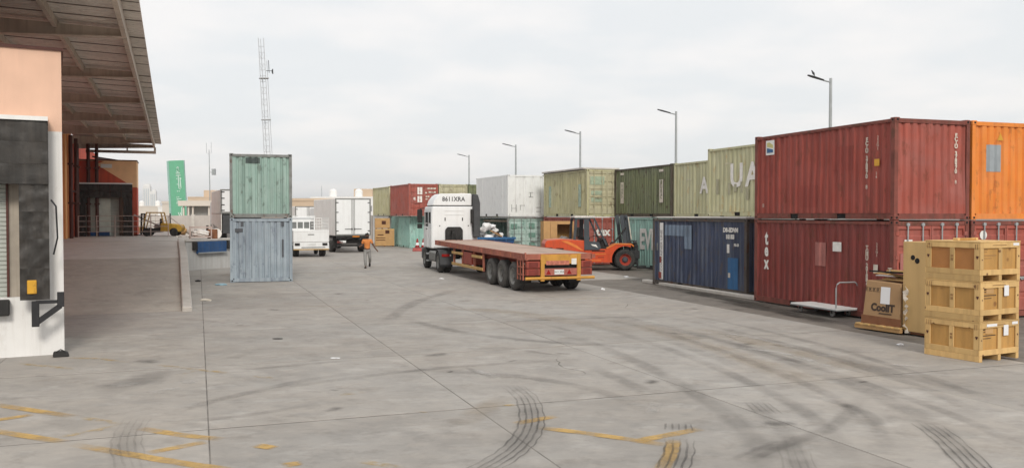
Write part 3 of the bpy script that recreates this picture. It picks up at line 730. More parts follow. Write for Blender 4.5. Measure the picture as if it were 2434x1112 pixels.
end_text(c, stack('FCIU 378970'), 1.98, 1.72, .15, line=.62, bold=.006, xs=1.0); end_text(c, '8', 1.98, .98, .13)
c = container('dull red container marked tex, bottom of the stack behind the flat trolley', RP, RY, 0, P_RED2, end='door', end_m=P_RED3, frame=P_RFRAME)
for s, z, sz in (('t', 2.0, .85), ('e', 1.62, .74), ('x', 1.22, .74)): side_text(c, s, 5.42, z, sz * .72, M_PRINT_W, bold=.022, xs=.72)
patch(c, 'faded_notice', P_PINK, 'left', 2.62, 3.12, 1.28, 1.95, follow=True); patch(c, 'white_notice', M_PRINT_W, 'left', 1.98, 2.33, 1.72, 1.98)
side_text(c, stack('TGHU 201887'), .98, 1.4, .15, line=.62, bold=.006); side_text(c, stack('22G1'), .62, 1.82, .11, line=.85); patch(c, 'white_sticker', M_PRINT_G, 'left', .58, .74, 1.22, 1.44)
MB().box(.35, .6, .017, .021, 1.95, 2.1).build('white_sticker', M_PRINT_W, c); MB().box(.22, .9, .017, .0212, .9, 1.75).build('faded_notice', P_PINK, c)
c = container('bright orange container on top at the end of the front row', beside(RP, RY, 1), RY, 2.6, P_ORANGE, H=2.6)
patch(c, 'grey_patch', mat('grey_overpaint', (.30, .33, .35), .6), 'front', .50, 1.03, 1.27, 1.98, follow=True)
MB().prism([(.86, 2.1), (1.06, 2.1), (.96, 2.3)], .0125, .0165, 'xz').build('warning_sticker', mat('yellow_sticker', (.62, .33, .04)), c)
c = container('red container with galvanised door bars under the orange container', beside(RP, RY, 1), RY, 0, P_RED3, end='door', frame=P_RFRAME)
MB().lathe([(0, .0), (.12, .0), (.12, .006), (0, .006)], (.42, .0145, 2.2), 'y', 20).build('white_sticker', M_PRINT_W, c)

# --- blue container on the ground
c = container('battered navy container with a white vertical name strip, standing on the ground', (7.78, 28.58), 21.3, 0, P_NAVY, frame=P_NAVYF, roof_m=M_DUSTROOF)
MB().box(.10, CW - .10, .2, CL - .1, 2.592, 2.655).build('roof_cover', M_DUSTROOF, c, bevel=.03)
ns = patch(c, 'name_strip', M_WHITE, 'left', 5.28, 5.53, .22, 2.42)
side_text(c, 'CONTAINER LINE', 5.405, 1.34, .20, mat('grey_print', (.30, .28, .28), .7), rot=R(90), bold=.003).location.x = .011
patch(c, 'red_scuff', P_RDARK, 'left', 5.40, 5.60, .25, .50, d=.006); patch(c, 'red_scuff', P_RDARK, 'left', 5.40, 5.52, .86, 1.1, d=.006)
patch(c, 'overpainted_band', P_GREYB, 'left', 3.35, 5.2, 1.93, 2.34, follow=True); patch(c, 'overpainted_band', P_GREYB, 'left', 3.35, 3.85, 1.46, 1.929, follow=True)
patch(c, 'blue_repaint', P_BLUEP, 'left', .48, 1.12, .19, 1.26, follow=True)
side_text(c, 'DB-EDVM', .92, 2.2, .2, M_PRINT_W, bold=.012); side_text(c, '10183', .95, 1.97, .2, M_PRINT_W, bold=.012); side_text(c, 'PS-53', .58, 1.7, .12, M_PRINT_W, bold=.006)
patch(c, 'white_sticker', M_PRINT_W, 'left', .98, 1.12, 1.42, 1.72); patch(c, 'grey_sticker', P_GFRAME, 'left', 5.66, 5.76, 1.34, 1.62)
patch(c, 'pale_scuff', M_PRINT_G, 'left', .92, 1.04, .58, .74, d=.005)

# --- second row: pale olive pair, dark green, teal below
A1 = (9.84, 28.62)
c = container('pale olive container lettered UA, on top behind the navy container', A1, 20, 2.665, P_UASC, H=2.66, frame=P_UASC)
side_text(c, 'UASC', 4.55, 1.5, 1.22, M_PRINT_W, bold=.035, xs=1.0, space=1.25, align='LEFT'); side_text(c, 'UASU 102', 4.65, 2.02, .10, M_PRINT_G)
for y, z, h in ((5.3, .85, .6), (4.5, .82, .45), (4.1, .92, .3), (3.7, .88, .42), (3.35, .62, .42)): patch(c, 'grey_stencil', mat('grey_stencil', (.36, .345, .24), .7), 'left', y, y + .16, z, z + h)
A2 = yard(21.5, 30.3)
c = container('pale olive container lettered A, half hidden beside the dark green one', A2, 20, 2.6, P_UASC)
side_text(c, 'A', 3.42, 1.42, 1.0, M_PRINT_W, bold=.035, xs=.95); side_text(c, 'UASU 288', 4.7, 1.76, .10, M_PRINT_G)
container('grey container low in the second row, only its top rim showing behind the navy one', A2, 20, 0, P_GFRAME)
A3 = yard(21.45, 36.45)
c = container('dark green container streaked with rust, two white name strips', A3, 20, 2.6, P_DKGR, frame=P_DKFR, period=.19)
for y in (1.02, 5.2): 
    patch(c, 'name_strip', M_PRINT_G, 'left', y - .18, y + .18, .72, 1.86)
    patch(c, 'number_plate', M_PRINT_G, 'left', y - .2, y + .2, 2.24, 2.36)
side_text(c, stack('CMUASC'), 1.02, 1.42, .24, P_DKGR, line=.72, bold=.01).location.x = .0115
side_text(c, stack('HAND'), 5.2, 1.38, .24, P_DKGR, line=.8, bold=.004).location.x = .0115
c = container('teal container lettered in white, at ground level beside the orange forklift', A3, 20, 0, P_TEAL)
side_text(c, 'EVER', 3.22, 1.42, 1.42, M_PRINT_W, bold=.05, xs=.76, align='LEFT')

# --- olive over tex, beyond the forklift
A4, Y4 = (4.07, 46.75), 20.8
c = container('olive container with pale door end, above the red tex one', A4, Y4, 2.6, P_OLIVE, end='door', end_m=P_OLIVE2, period=.2, bars=P_OLIVE2)
MB().box(-.10, CW - .3, .3, CL + .1, 2.60, 2.70).build('roof_sheet', M_DUSTROOF, c, bevel=.02)
for y, m_ in ((.98, mat('faded_strip_paint', (.34, .43, .35), .7, var=.25, scale=6)), (5.1, mat('faded_strip_paint', (.34, .43, .35)))): patch(c, 'faded_strip', m_, 'left', y - .17, y + .17, .55, 1.8)
for a in ((.2, 1.05, 1.75, 2.2), (.25, .9, 1.2, 1.42), (.25, .95, .82, 1.05)): MB().box(a[0], a[1], .016, .0205, a[2], a[3]).build('faded_notice', mat('faded_green_notice', (.33, .40, .29), .7, var=.2, scale=7), c)
c = container('red container with a white tex sign, under the olive one', A4, Y4, 0, P_RED3, end='door')
text('lettering', 'tex', c, (.98, .0195, 1.78), 'front', .62, M_PRINT_W, bold=.022)
patch(c, 'white_notice', M_PRINT_W, 'left', .25, .6, 1.95, 2.2)

# --- white over the open pale teal one
A5, Y5 = (-.26, 53.1), 21
c = container('clean white container on top of the open one with rubbish', A5, Y5, 2.6, P_CWHITE, side='flat', end='plain', end_period=.55, end_flat=(.7, .1, .1))
mk = MB(); mk.box(1.5, 1.54, .011, .0155, 1.2, 1.5).box(1.4, 1.7, .011, .0155, 1.2, 1.225).box(1.4, 1.7, .011, .0155, 1.48, 1.5).box(1.9, 2.25, .011, .0155, .55, .575).box(1.9, 2.2, .011, .0155, .3, .325)
mk.box(.25, .28, .011, .0155, .3, .75).box(.55, .58, .011, .0155, .3, .75).box(.25, .58, .011, .0155, .5, .52).box(.8, 1.15, .011, .0155, .68, .7).box(.82, .85, .011, .0155, .4, .68).build('grey_marking', P_GFRAME, c)
M_INNER = mat('open_container_inside', (0.16, 0.06, 0.04), .8, var=.2)
c = container('pale teal container with its long side open, stuffed with rubbish', A5, Y5, 0, P_TEAL2, end='door', end_m=P_TEAL2, open_side=True, frame=P_GFRAME, bars=P_GFRAME)
MB().box(.115, CW - .06, .075, .095, .17, 2.4).build('inner_wall', M_INNER, c)
MB().box(-.05, .01, .3, CL - .3, 2.30, 2.42).build('torn_header', mat('torn_plywood', (.40, .33, .26), .8, var=.2), c, rot=(0, R(12), 0))
nt = mat('green_notice', (.14, .26, .21), .7, var=.3, scale=9)
for a in ((.2, .62, 1.85, 2.15), (1.42, 1.8, 1.85, 2.2), (1.4, 1.85, 1.3, 1.6), (1.42, 1.8, .7, 1.0), (.25, .6, .55, .75)): MB().box(a[0], a[1], .015, .0205, a[2], a[3]).build('green_notice', nt, c)

# --- far row
A6, Y6 = (-8.22, 68.7), 22
c = container('faded red container with white posters on its doors, in the far row', A6, Y6, 2.6, P_RED3, end='door', bars=P_RED3)
for a in ((.72, 1.12, 1.72, 2.3), (.72, 1.1, 1.1, 1.6), (.38, .54, 1.25, 1.5)): MB().box(a[0], a[1], -.002, .0205, a[2], a[3]).build('white_poster', M_PRINT_W, c)
mk = MB()
for a, b, z in ((1.5, 1.75, 2.15), (1.8, 2.25, 2.15), (1.35, 1.55, 1.8), (1.65, 1.85, 1.85), (1.9, 2.25, 1.85), (1.4, 1.7, 1.5), (1.4, 1.6, 1.3)): mk.box(a, b, -.002, .0203, z, z + .12)
mk.build('white_notice', M_PRINT_G, c)
for k, (lb, m_) in enumerate((('olive container door end next to the far red container, above the white cab', P_OLIVE2), ('dark green container end beside the white container in the far row', P_DKGR))):
    c = container(lb, beside(A6, Y6, k + 1), Y6, 2.6, m_, end='door', bars=m_, end_m=m_)
    for a in ((.25, .85, 1.3, 1.75), (1.35, 1.6, 1.4, 1.7), (1.75, 2.2, 1.5, 1.9)): MB().box(a[0], a[1], -.002, .0205, a[2], a[3]).build('white_notice', M_PRINT_G, c)
    container(['teal container at ground level hidden behind the white cab', 'dark green container at ground level behind the white cab'][k], beside((-8.0, 69.2), Y6, k + 1), Y6, 0, [P_TEAL, P_DKGR][k])
container('olive container at the left end of the far row', (-10.72, 75.2), 22.3, 2.6, P_OLIVE)
container('pale blue-teal container under the far red one, behind the traffic cones', (-8.30, 69.9), Y6, 0, P_TEAL, end_m=P_TEAL)
container('white container under the far olive one, beside the stacked brown boxes', (-10.9, 76.2), 22.3, 0, P_CWHITE, side='flat')

# --- lone stack in the middle of the yard
c = container('mint green container on top of the lone stack', (-11.33, 34.62), 16.5, 2.6, P_MINT, frame=P_GFRAME)
patch(c, 'black_stencil', mat('worn_black_stencil', (.07, .09, .085), .8, var=.3, scale=9, rust=.9, rust_col=(.28, .40, .34)), 'front', .62, 1.18, 2.2, 2.43, follow=True)
c = container('blue-grey dented container at the bottom of the lone stack', (-11.33, 34.62), 16.5, 0, P_GREY, frame=P_GREY)
pl = mat('dark_plate', (.07, .075, .085), .6, var=.2)
MB().box(.2, .5, .011, .0165, 2.03, 2.17).build('data_plate', pl, c)
for x in (.42, 2.0): MB().box(x, x + .11, .008, .0165, 2.26, 2.44).build('lashing_plate', pl, c)
MB().box(2.02, 2.09, .012, .0165, 1.0, 1.72).build('worn_number', pl, c)

# ------------------------------------------------------------------ vehicles
M_TYRE_R = mat('tyre_rubber', (0.028, 0.027, 0.026), .8, var=.3, scale=6, streak=.3, streak_col=(.10, .09, .08))
M_TYRE_D = mat('dusty_tyre', (0.075, 0.072, 0.068), .85, var=.25, scale=5)
M_RIMG = mat('grey_rim', (0.20, 0.20, 0.19), .6, metal=.2, var=.2, scale=6)
M_CHAS = mat('chassis_black', (0.022, 0.02, 0.019), .7, var=.3)
M_DGREY = mat('dark_grey_plastic', (0.055, 0.057, 0.06), .6, var=.15)
M_LAMP_R = mat('red_lens', (0.28, 0.012, 0.01), .25)
M_LAMP_RD = mat('dusty_red_lens', (0.17, 0.03, 0.022), .5, var=.2)
M_LAMP_O = mat('amber_lens', (0.6, 0.20, 0.02), .25)
M_PLATE = mat('number_plate', (0.68, 0.69, 0.68), .5)
M_TRWHITE = mat('truck_white', (0.78, 0.79, 0.79), .35, var=.03, streak=.12, streak_col=(.5, .47, .43))
M_TRGREY = mat('truck_side_white', (0.80, 0.775, 0.74), .5, var=.05, streak=.15, streak_col=(.45, .4, .35))

def wheel(parent, x, y, r, w, out=-1, rim=None, tm=None, cx=None, name='wheel'):
    """wheel about an axle along x, outer face towards out * x"""
    a, b = -w / 2 * 1.0, w / 2
    t = MB().lathe([(r * .57, out * b), (r * .62, out * (b + .012)), (r * .86, out * (b + .008)), (r * .96, out * (b - .03)), (r, out * (b - .06)),
                    (r, out * .02), (r * .985, out * .015), (r * .985, -out * .015), (r, -out * .02), (r, -out * (b - .06)), (r * .93, -out * b), (r * .57, -out * b)], (x, y, r), 'x', 32)
    o = t.build(name, tm or M_TYRE_R, parent, smooth=35)
    m = MB().lathe([(0, out * (b - .03)), (r * .16, out * (b - .03)), (r * .17, out * (b - .07)), (r * .34, out * (b - .10)), (r * .42, out * (b - .05)), (r * .53, out * (b - .02)), (r * .58, out * (b + .006)), (r * .585, out * (b - .1))], (x, y, r), 'x', 28)
    for k in range(8):
        t = k * math.pi / 4; cy, cz = y + math.cos(t) * r * .26, r + math.sin(t) * r * .26
        m.tube([(x + out * (b - .11), cy, cz), (x + out * (b - .06), cy, cz)], .018, 6)
    m.build('rim', rim or M_RIMG, o, smooth=35)
    return o

# --- flatbed semi-trailer
M_DECK = mat('dusty_steel_deck', (0.42, 0.31, 0.25), .85, var=.16, scale=1.5, stretch=(1, .25, 1), rust=.25, rust_col=(.28, .13, .09))
M_TRED = mat('trailer_red', (0.30, 0.06, 0.04), .7, var=.2, scale=2, rust=.7, rust_col=(.12, .05, .03), streak=.25)
M_TRAIL = mat('trailer_rail_red', (0.36, 0.12, 0.08), .75, var=.25, scale=2.5, rust=.6, rust_col=(.38, .20, .07))
M_TYEL = mat('trailer_yellow', (0.52, 0.265, 0.05), .6, var=.15, scale=3, rust=.7, rust_col=(.36, .12, .05))
M_TBUFF = mat('guard_yellow', (0.50, 0.32, 0.12), .7, var=.2, scale=3, rust=.6, rust_col=(.26, .12, .06))
TR = thing('flatbed_trailer', 'rusty red flatbed trailer with a yellow tail frame, empty deck', 'trailer', (.47, 29.75, 0), 19)
def sl(y): return 1.36 + .0085 * y
def syz(y0, y1, a, b): return [(y0, sl(y0) + a), (y1, sl(y1) + a), (y1, sl(y1) + b), (y0, sl(y0) + b)]
TL_, TW = 13.0, 2.5
for i in range(10):
    y0 = .02 + i * 1.298
    MB().prism(syz(y0, y0 + 1.290, -.03, 0), .05, TW - .05, 'yz').build('deck_plate', M_DECK, TR, smooth=0)
rl = MB().prism(syz(0, TL_, -.19, .012), 0, .045, 'yz').prism(syz(0, TL_, -.21, -.19), -.0, .09, 'yz')
for i in range(11): rl.box(-.014, 0, .4 + i * 1.2, .47 + i * 1.2, sl(i * 1.2) - .19, sl(i * 1.2) - .04)
r0 = rl.build('side_rail', M_TRAIL, TR, smooth=0)
r1 = r0.copy(); COL.objects.link(r1); r1.scale = (-1, 1, 1); r1.location = (TW, 0, 0)
MB().box(.05, TW - .05, TL_ - .05, TL_, sl(13) - .19, sl(13) + .012).build('front_rail', M_TRAIL, TR)
for x in (.72, 1.66): MB().prism([(.15, .95), (8.4, .85), (9.6, 1.18), (12.7, 1.25), (12.7, sl(12.7) - .032), (.15, sl(.15) - .032)], x, x + .12, 'yz').build('main_beam', M_TRED, TR, smooth=0)
for i in range(11): MB().box(.046, TW - .046, .6 + 1.2 * i, .68 + 1.2 * i, sl(1.2 * i) - .18, sl(1.2 * i) - .04).build('cross_member', M_TRED, TR, smooth=0)
for y in (1.45, 2.82, 4.19):
    wheel(TR, .20, y, .52, .34, -1, M_RIMG, M_TYRE_D); wheel(TR, TW - .20, y, .52, .34, 1, M_RIMG, M_TYRE_R)
    MB().tube([(.1, y, .52), (TW - .1, y, .52)], .07, 10).box(.6, .8, y - .4, y + .4, .68, .82).box(1.7, 1.9, y - .4, y + .4, .68, .82).build('axle', M_CHAS, TR)
for x0, s in ((-.03, 1), (TW - .02, 1)):
    gd = MB(); gd.box(x0, x0 + .05, 5.05, 9.75, .48, .60).box(x0, x0 + .05, 5.15, 6.55, .96, 1.07).box(x0, x0 + .05, 8.05, 9.75, .98, 1.09)
    o = gd.build('side_guard', M_TBUFF, TR, bevel=.008)
    for y in (5.06, 6.35, 8.15, 9.55): MB().box(x0 + .052, x0 + .13, y, y + .09, .45, 1.2).build('guard_post', M_TRAIL, o)
MB().box(.02, .5, 6.7, 8.02, .62, 1.14).build('tool_box', M_TRED, TR, bevel=.01)
for x in (.55, 1.85):
    MB().box(x, x + .12, 10.0, 10.12, .45, 1.2).box(x - .08, x + .2, 9.93, 10.19, .40, .45).build('landing_leg', M_CHAS, TR)
# tail end
MB().box(.02, TW - .02, .0, .06, 1.17, 1.372).build('tail_rail', M_TRAIL, TR, smooth=0)
for x in (.55, 1.92): MB().box(x, x + .14, -.045, .05, .42, 1.36).build('tail_upright', M_TYEL, TR, bevel=.008)
MB().box(.692, 1.918, -.03, .02, 1.02, 1.352).build('tail_plate', M_TYEL, TR, smooth=0)
o = MB().box(.75, 1.62, -.042, -.032, .98, 1.13).build('reflector_board', mat('faded_red_board', (.46, .16, .11), .6, var=.3, scale=12), TR)
MB().box(1.70, 1.89, -.044, -.032, .99, 1.2).build('white_sticker', M_PRINT_W, TR)
tp = MB().box(.692, 1.918, -.02, .04, .62, .86).build('plate_bar', mat('plate_bar_red', (.36, .12, .09), .7, var=.2, scale=9), TR)
MB().box(1.06, 1.42, -.034, -.022, .65, .82).build('number_plate', M_PLATE, tp); text('plate_number', '5611 XRA', TR, (1.24, -.036, .735), 'front', .085, M_PRINT_D)
for x in (.84, 1.62): MB().prism([(x - .09, .66), (x + .09, .66), (x, .82)], -.036, -.022, 'xz').build('reflector_triangle', M_LAMP_R, tp)
MB().box(.70, 1.91, .1, .14, .86, 1.02).build('tail_gap', M_CHAS, TR)
for x0, x1 in ((.03, .53), (2.08, 2.5)):
    for z in (.62, .88):
        q = MB().box(x0, x1, -.02, .18, z, z + .235).build('tail_light_box', M_TRED, TR, bevel=.012)
        MB().box(x0 + .08, x1 - .08, -.032, -.021, z + .035, z + .2).build('lens', M_LAMP_RD, q)
MB().tube([(-.02, -.02, .52), (TW + .08, -.02, .52)], .055, 12).build('bumper_bar', M_TYEL, TR)
MB().box(-.03, .02, -.02, .04, 1.2, 1.42).box(TW - .02, TW + .12, -.02, .04, 1.2, 1.34).build('marker_bracket', M_TRAIL, TR)
ss = MB()
for z in (.62, .88, 1.14): ss.box(-.02, .02, .2, .85, z, z + .05)
for y in (.22, .5, .8): ss.box(-.022, .018, y, y + .05, .45, 1.19)
ss.build('tail_ladder', M_TRAIL, TR)
for x in (.05, 1.95): MB().box(x, x + .45, .78, .8, .30, .95).build('mud_flap', M_RUBBER, TR)

# --- white tractor unit
TU = thing('tractor_unit', 'white cab-over tractor unit marked 8611XRA on its rear', 'truck', (-3.50, 40.62, 0), 15.5)
CB = MB()
out = [(.06, 1.05), (.06, 2.8), (.10, 3.13), (2.36, 3.13), (2.40, 2.8), (2.40, 1.05)]
CB.prism(out, 2.0, 4.15, 'xz')
CB.prism([(.06, 1.0), (2.40, 1.0), (2.40, 2.2), (.06, 2.2)], 4.151, 4.30, 'xz')
cab = CB.build('cab', M_TRWHITE, TU, bevel=.05)
rf = MB().prism([(.12, 3.18), (.20, 3.42), (.38, 3.66), (.55, 3.76), (2.05, 3.78), (2.1, 3.74), (2.1, 3.18)], 2.03, 3.7, 'xz').build('roof_fairing', M_TRWHITE, cab, bevel=.03)
MB().box(.16, 2.1, 2.06, 3.6, 3.131, 3.179).build('fairing_gap', M_DGREY, cab)
text('lettering', '8611XRA', TU, (1.18, 2.024, 3.49), 'front', .30, mat('dark_grey_print', (.07, .07, .075), .7), bold=.008, space=1.06, xs=.92)
MB().prism([(2.13, 1.6), (2.47, 1.6), (2.47, 3.3), (2.36, 3.72), (2.13, 3.76)], 1.72, 2.6, 'xz').build('side_fairing', M_DGREY, cab, bevel=.03)
MB().box(2.02, 2.128, 1.7, 1.98, 2.3, 3.0).box(2.08, 2.128, 1.66, 1.9, 1.9, 2.3).build('air_intake', M_CHAS, cab, bevel=.03)
MB().prism([(.74, 1.35), (.74, 1.98), (.86, 2.12), (1.5, 2.12), (1.62, 1.98), (1.62, 1.35)], 1.86, 1.999, 'xz').build('engine_tunnel', M_RUBBER, cab, bevel=.03)
MB().box(.72, .77, 1.985, 1.999, 2.42, 2.58).box(1.60, 1.65, 1.985, 1.999, 2.42, 2.58).box(.45, .50, 1.985, 1.999, 2.15, 2.2).box(1.9, 1.95, 1.985, 1.999, 2.15, 2.2).build('rear_vent', M_CHAS, cab)
rib = MB()
for z in (2.72, 2.92): rib.box(.7, 1.7, 1.984, 1.999, z, z + .03)
rib.build('pressed_rib', M_TRWHITE, cab)
dr = MB().box(.03, .058, 2.95, 4.1, 1.1, 2.1).build('door', M_TRWHITE, cab, bevel=.01); MB().box(.0, .03, 3.0, 3.18, 1.98, 2.03).build('handle', M_CHAS, dr)
MB().box(.045, .0585, 2.98, 4.0, 2.15, 2.85).box(.045, .0585, 2.2, 2.7, 2.3, 2.85).build('side_window', M_GLASS, cab)
MB().box(.2, 2.26, 4.14, 4.17, 2.25, 3.0).build('windscreen', M_GLASS, cab)
for x, s in ((-.30, 1), (2.55, 1)):
    mr = MB().box(x, x + .26, 4.02, 4.16, 2.32, 3.0).build('mirror', M_CHAS, cab, bevel=.03)
    MB().box(x, x + .24, 4.0, 4.14, 2.02, 2.25).tube([(x + .13, 4.1, 3.02), (x + .35 if x < 1 else x - .1, 4.05, 3.06)], .025, 6).build('mirror_arm', M_CHAS, mr, bevel=.01)
MB().box(.0, .5, 4.1, 4.6, .45, 1.0).box(2.0, 2.46, 4.1, 4.6, .45, 1.0).box(.5, 2.0, 4.2, 4.6, .4, 1.0).build('front_bumper', M_DGREY, TU, bevel=.05)
for x in (.75, 1.6): MB().box(x, x + .1, -1.0, 4.2, .75, 1.0).build('chassis_rail', M_CHAS, TU)
wheel(TU, .16, 3.75, .51, .30, -1, M_RIMG); wheel(TU, 2.30, 3.75, .51, .30, 1, M_RIMG)
wheel(TU, .14, 0, .51, .27, -1, M_RIMG); wheel(TU, .44, 0, .51, .27, -1, M_RIMG); wheel(TU, 2.34, 0, .51, .27, 1, M_RIMG); wheel(TU, 2.04, 0, .51, .27, 1, M_RIMG)
for x0 in (-.02, 1.88):
    mg = MB(); pr = [(.58 * math.cos(R(t)), .51 + .58 * math.sin(R(t))) for t in range(200, -20, -20)]
    for (y0, z0), (y1, z1) in zip(pr, pr[1:]): mg.add([(x0, y0, z0), (x0 + .62, y0, z0), (x0 + .62, y1, z1), (x0, y1, z1), (x0, y0 * .965, z0 - .02), (x0 + .62, y0 * .965, z0 - .02), (x0 + .62, y1 * .965, z1 - .02), (x0, y1 * .965, z1 - .02)], [(0, 1, 2, 3), (7, 6, 5, 4), (0, 3, 7, 4), (1, 5, 6, 2)])
    mg.box(x0, x0 + .62, -.68, -.64, .40, 1.05)
    g_ = mg.build('mudguard', M_DGREY, TU)
    MB().box(x0 + .08, x0 + .45, -.72, -.682, .78, .9).build('tail_light', M_LAMP_R, g_)
    MB().box(x0 + .46, x0 + .52, -.72, -.682, .8, .88).build('reversing_light', M_PRINT_W, g_)
MB().box(.02, .62, .8, 2.6, .45, .95).build('fuel_tank', M_RIMG, TU, bevel=.08)
for z in (.4, .75): MB().box(-.02, .3, 2.65, 3.1, z, z + .06).build('step', M_GALV, TU)
MB().prism([(.75, -.5), (1.75, -.5), (1.75, .5), (.75, .5)], 1.0, 1.12, 'xy').build('fifth_wheel', M_CHAS, TU)
MB().tube([(1.2, 1.3, 1.05), (1.2, 1.5, 1.9), (1.0, 1.7, 1.95), (.95, 1.5, 1.2)], .03, 8).tube([(1.4, 1.3, 1.05), (1.5, 1.6, 1.7), (1.3, 1.1, 1.4)], .025, 8).build('air_line', M_CHAS, TU)

# --- orange counterbalance forklift
M_FRED = mat('forklift_red', (0.56, 0.072, 0.020), .4, var=.08, scale=3, streak=.15)
M_FORA = mat('forklift_orange', (0.68, 0.20, 0.04), .45, var=.1, scale=3)
M_FDUST = mat('dusty_red_top', (0.50, 0.22, 0.15), .8, var=.2, scale=5)
M_FGREY = mat('forklift_grey', (0.052, 0.062, 0.072), .5, var=.15)
FK = thing('orange_forklift', 'heavy red-orange forklift parked side-on behind the flatbed trailer', 'forklift', (5.58, 42.35, 0), 3)
cw = MB().prism([(-3.93, .75), (-3.97, 1.28), (-3.88, 1.46), (-3.2, 1.52), (-1.98, 1.45), (-1.98, .55), (-3.55, .55)], .1, 2.1, 'xz').build('counterweight', M_FRED, FK, bevel=.05)
MB().prism([(-3.86, 1.475), (-3.2, 1.528), (-2.0, 1.458), (-2.0, 1.45), (-3.2, 1.52), (-3.86, 1.46)], .16, 2.04, 'xz').build('dust_layer', M_FDUST, cw)
MB().prism([(-3.17, 1.44), (-2.85, 1.44), (-2.40, 1.22), (-2.05, .95), (-2.2, .98), (-2.65, 1.20)], .085, .0985, 'xz').build('orange_stripe', M_FORA, cw)
MB().box(-3.9, -3.6, .08, .0985, 1.02, 1.12).box(-3.42, -3.05, .08, .0985, 1.0, 1.09).build('lifting_slot', M_PIT, cw)
arc = [(.66 * math.cos(R(t)), .52 + .66 * math.sin(R(t))) for t in range(65, 196, 13)]
bd = MB().prism([(-1.975, .38), (-1.975, 1.04), (-.9, 1.04), (-.45, 1.26), (.3, 1.24)] + arc + [(-.64, .38)], .12, 2.08, 'xz').build('body', M_FRED, FK, smooth=0)
MB().prism([(-1.6, .80), (-.95, .82), (-.95, .78), (-1.6, .76)], .108, .1185, 'xz').prism([(-1.9, .5), (-1.2, .5), (-1.2, .46), (-1.9, .46)], .108, .1185, 'xz').build('orange_stripe', M_FORA, bd)
MB().box(-1.65, -1.0, .108, .1185, .92, .96).box(-1.35, -1.05, .108, .1185, .62, .64).build('name_print', M_PIT, bd)
fr_ = MB().prism([(-.9, 1.045), (-.45, 1.265), (.3, 1.245), (.42, 1.14), (.44, 1.2), (.32, 1.30), (-.46, 1.32), (-.93, 1.09)], .1, .5, 'xz').build('fender', M_FORA, FK)
for y, o_ in ((.20, -1), (2.0, 1)):
    for x, r in ((0, .51), (-2.95, .46)):
        w_ = MB().lathe([(r * .55, o_ * .17), (r * .62, o_ * .19), (r * .88, o_ * .18), (r, o_ * .11), (r, -o_ * .11), (r * .9, -o_ * .18), (r * .55, -o_ * .17)], (x, y + .0, r), 'y', 32).build('wheel', M_TYRE_R, FK, smooth=35)
        rm = MB().lathe([(r * .3, o_ * .06), (r * .34, o_ * .04), (r * .5, o_ * .10), (r * .56, o_ * .175), (r * .6, o_ * .18)], (x, y, r), 'y', 28).build('rim', mat('red_rim', (.34, .05, .03), .5, var=.2, scale=8), w_, smooth=35)
        MB().lathe([(0, o_ * .14), (r * .2, o_ * .13), (r * .27, o_ * .08), (r * .31, o_ * .055)], (x, y, r), 'y', 20).build('hub', M_FGREY, w_, smooth=35)
MB().prism([(-2.03, 1.0), (-1.28, 1.0), (-1.2, 1.1), (-1.3, 1.38), (-1.78, 1.42), (-1.80, 2.5), (-2.05, 2.5)], .06, .119, 'xz').build('side_panel', M_FGREY, FK)
sw = MB().prism([(-1.72, 1.28), (-1.45, 1.26), (-1.36, 1.10), (-1.48, 1.16), (-1.62, 1.2)], .045, .0585, 'xz').build('white_emblem', M_PRINT_W, FK)
for y in (.2, 2.0): gd = MB().bar((-2.5, y, 1.45), (-2.42, y, 2.52), .12, .09).bar((-1.52, y, 2.52), (-.92, y, 1.25), .09, .08).bar((-2.45, y, 2.54), (-1.5, y, 2.56), .1, .08).bar((-1.92, y, 1.4), (-1.92, y, 2.5), .2, .08).build('guard_side', M_FGREY, FK)
rb = MB()
for i in range(7): rb.box(-2.48 + i * .26, -2.40 + i * .26, .16, 2.04, 2.58, 2.62)
rb.box(-2.5, -.78, .12, .2, 2.575, 2.63).box(-2.5, -.78, 2.0, 2.08, 2.575, 2.63)
rb.build('guard_roof', mat('dusty_white_guard', (.62, .59, .56), .8, var=.25, scale=14), gd)
MB().box(-2.45, -1.45, .4, 1.8, 2.63, 2.66).build('roof_cover', mat('torn_plastic', (.72, .70, .68), .6, var=.2, scale=10), gd)
MB().box(-2.2, -1.65, .7, 1.5, 1.46, 1.62).box(-2.3, -2.15, .7, 1.5, 1.6, 2.1).build('seat', M_RUBBER, FK, bevel=.05)
dsh = MB().prism([(-1.25, 1.04), (-1.1, 1.5), (-.95, 1.56), (-.8, 1.25), (-.75, 1.04)], .3, 1.9, 'xz').build('dashboard', M_CHAS, FK)
MB().lathe([(.17, -.012), (.19, 0), (.17, .012), (.15, 0), (.17, -.012)], (-1.3, 1.1, 1.66), 'z', 20).tube([(-1.05, 1.1, 1.5), (-1.3, 1.1, 1.66)], .02, 6).build('steering_wheel', M_CHAS, dsh)
ms = MB()
for y in (.45, .62, 1.55, 1.72):
    k = .12 if y in (.45, 1.72) else .0
    ms.bar((.46 - 2 * k, y, .25), (.10 - 2 * k, y, 2.70), .17, .09)
for z in (.4, 1.35, 2.62):
    x = .46 - (z - .25) * .147
    ms.bar((x, .4, z), (x, 1.78, z), .09, .12)
mast = ms.build('mast', M_FGREY, FK)
MB().tube([(.32, .85, .3), (.0, .85, 2.5)], .06, 10).tube([(.32, 1.3, .3), (.0, 1.3, 2.5)], .06, 10).build('lift_cylinder', M_CHAS, mast)
MB().tube([(.36, .38, 1.5), (.2, .38, 2.6)], .025, 8).build('hose', M_PRINT_G, mast)
ca = MB()
for z in (.35, .75, 1.15): ca.box(.50, .62, .25, 1.95, z, z + .14)
for y in (.3, 1.0, 1.85): ca.box(.52, .66, y, y + .1, .25, 1.28)
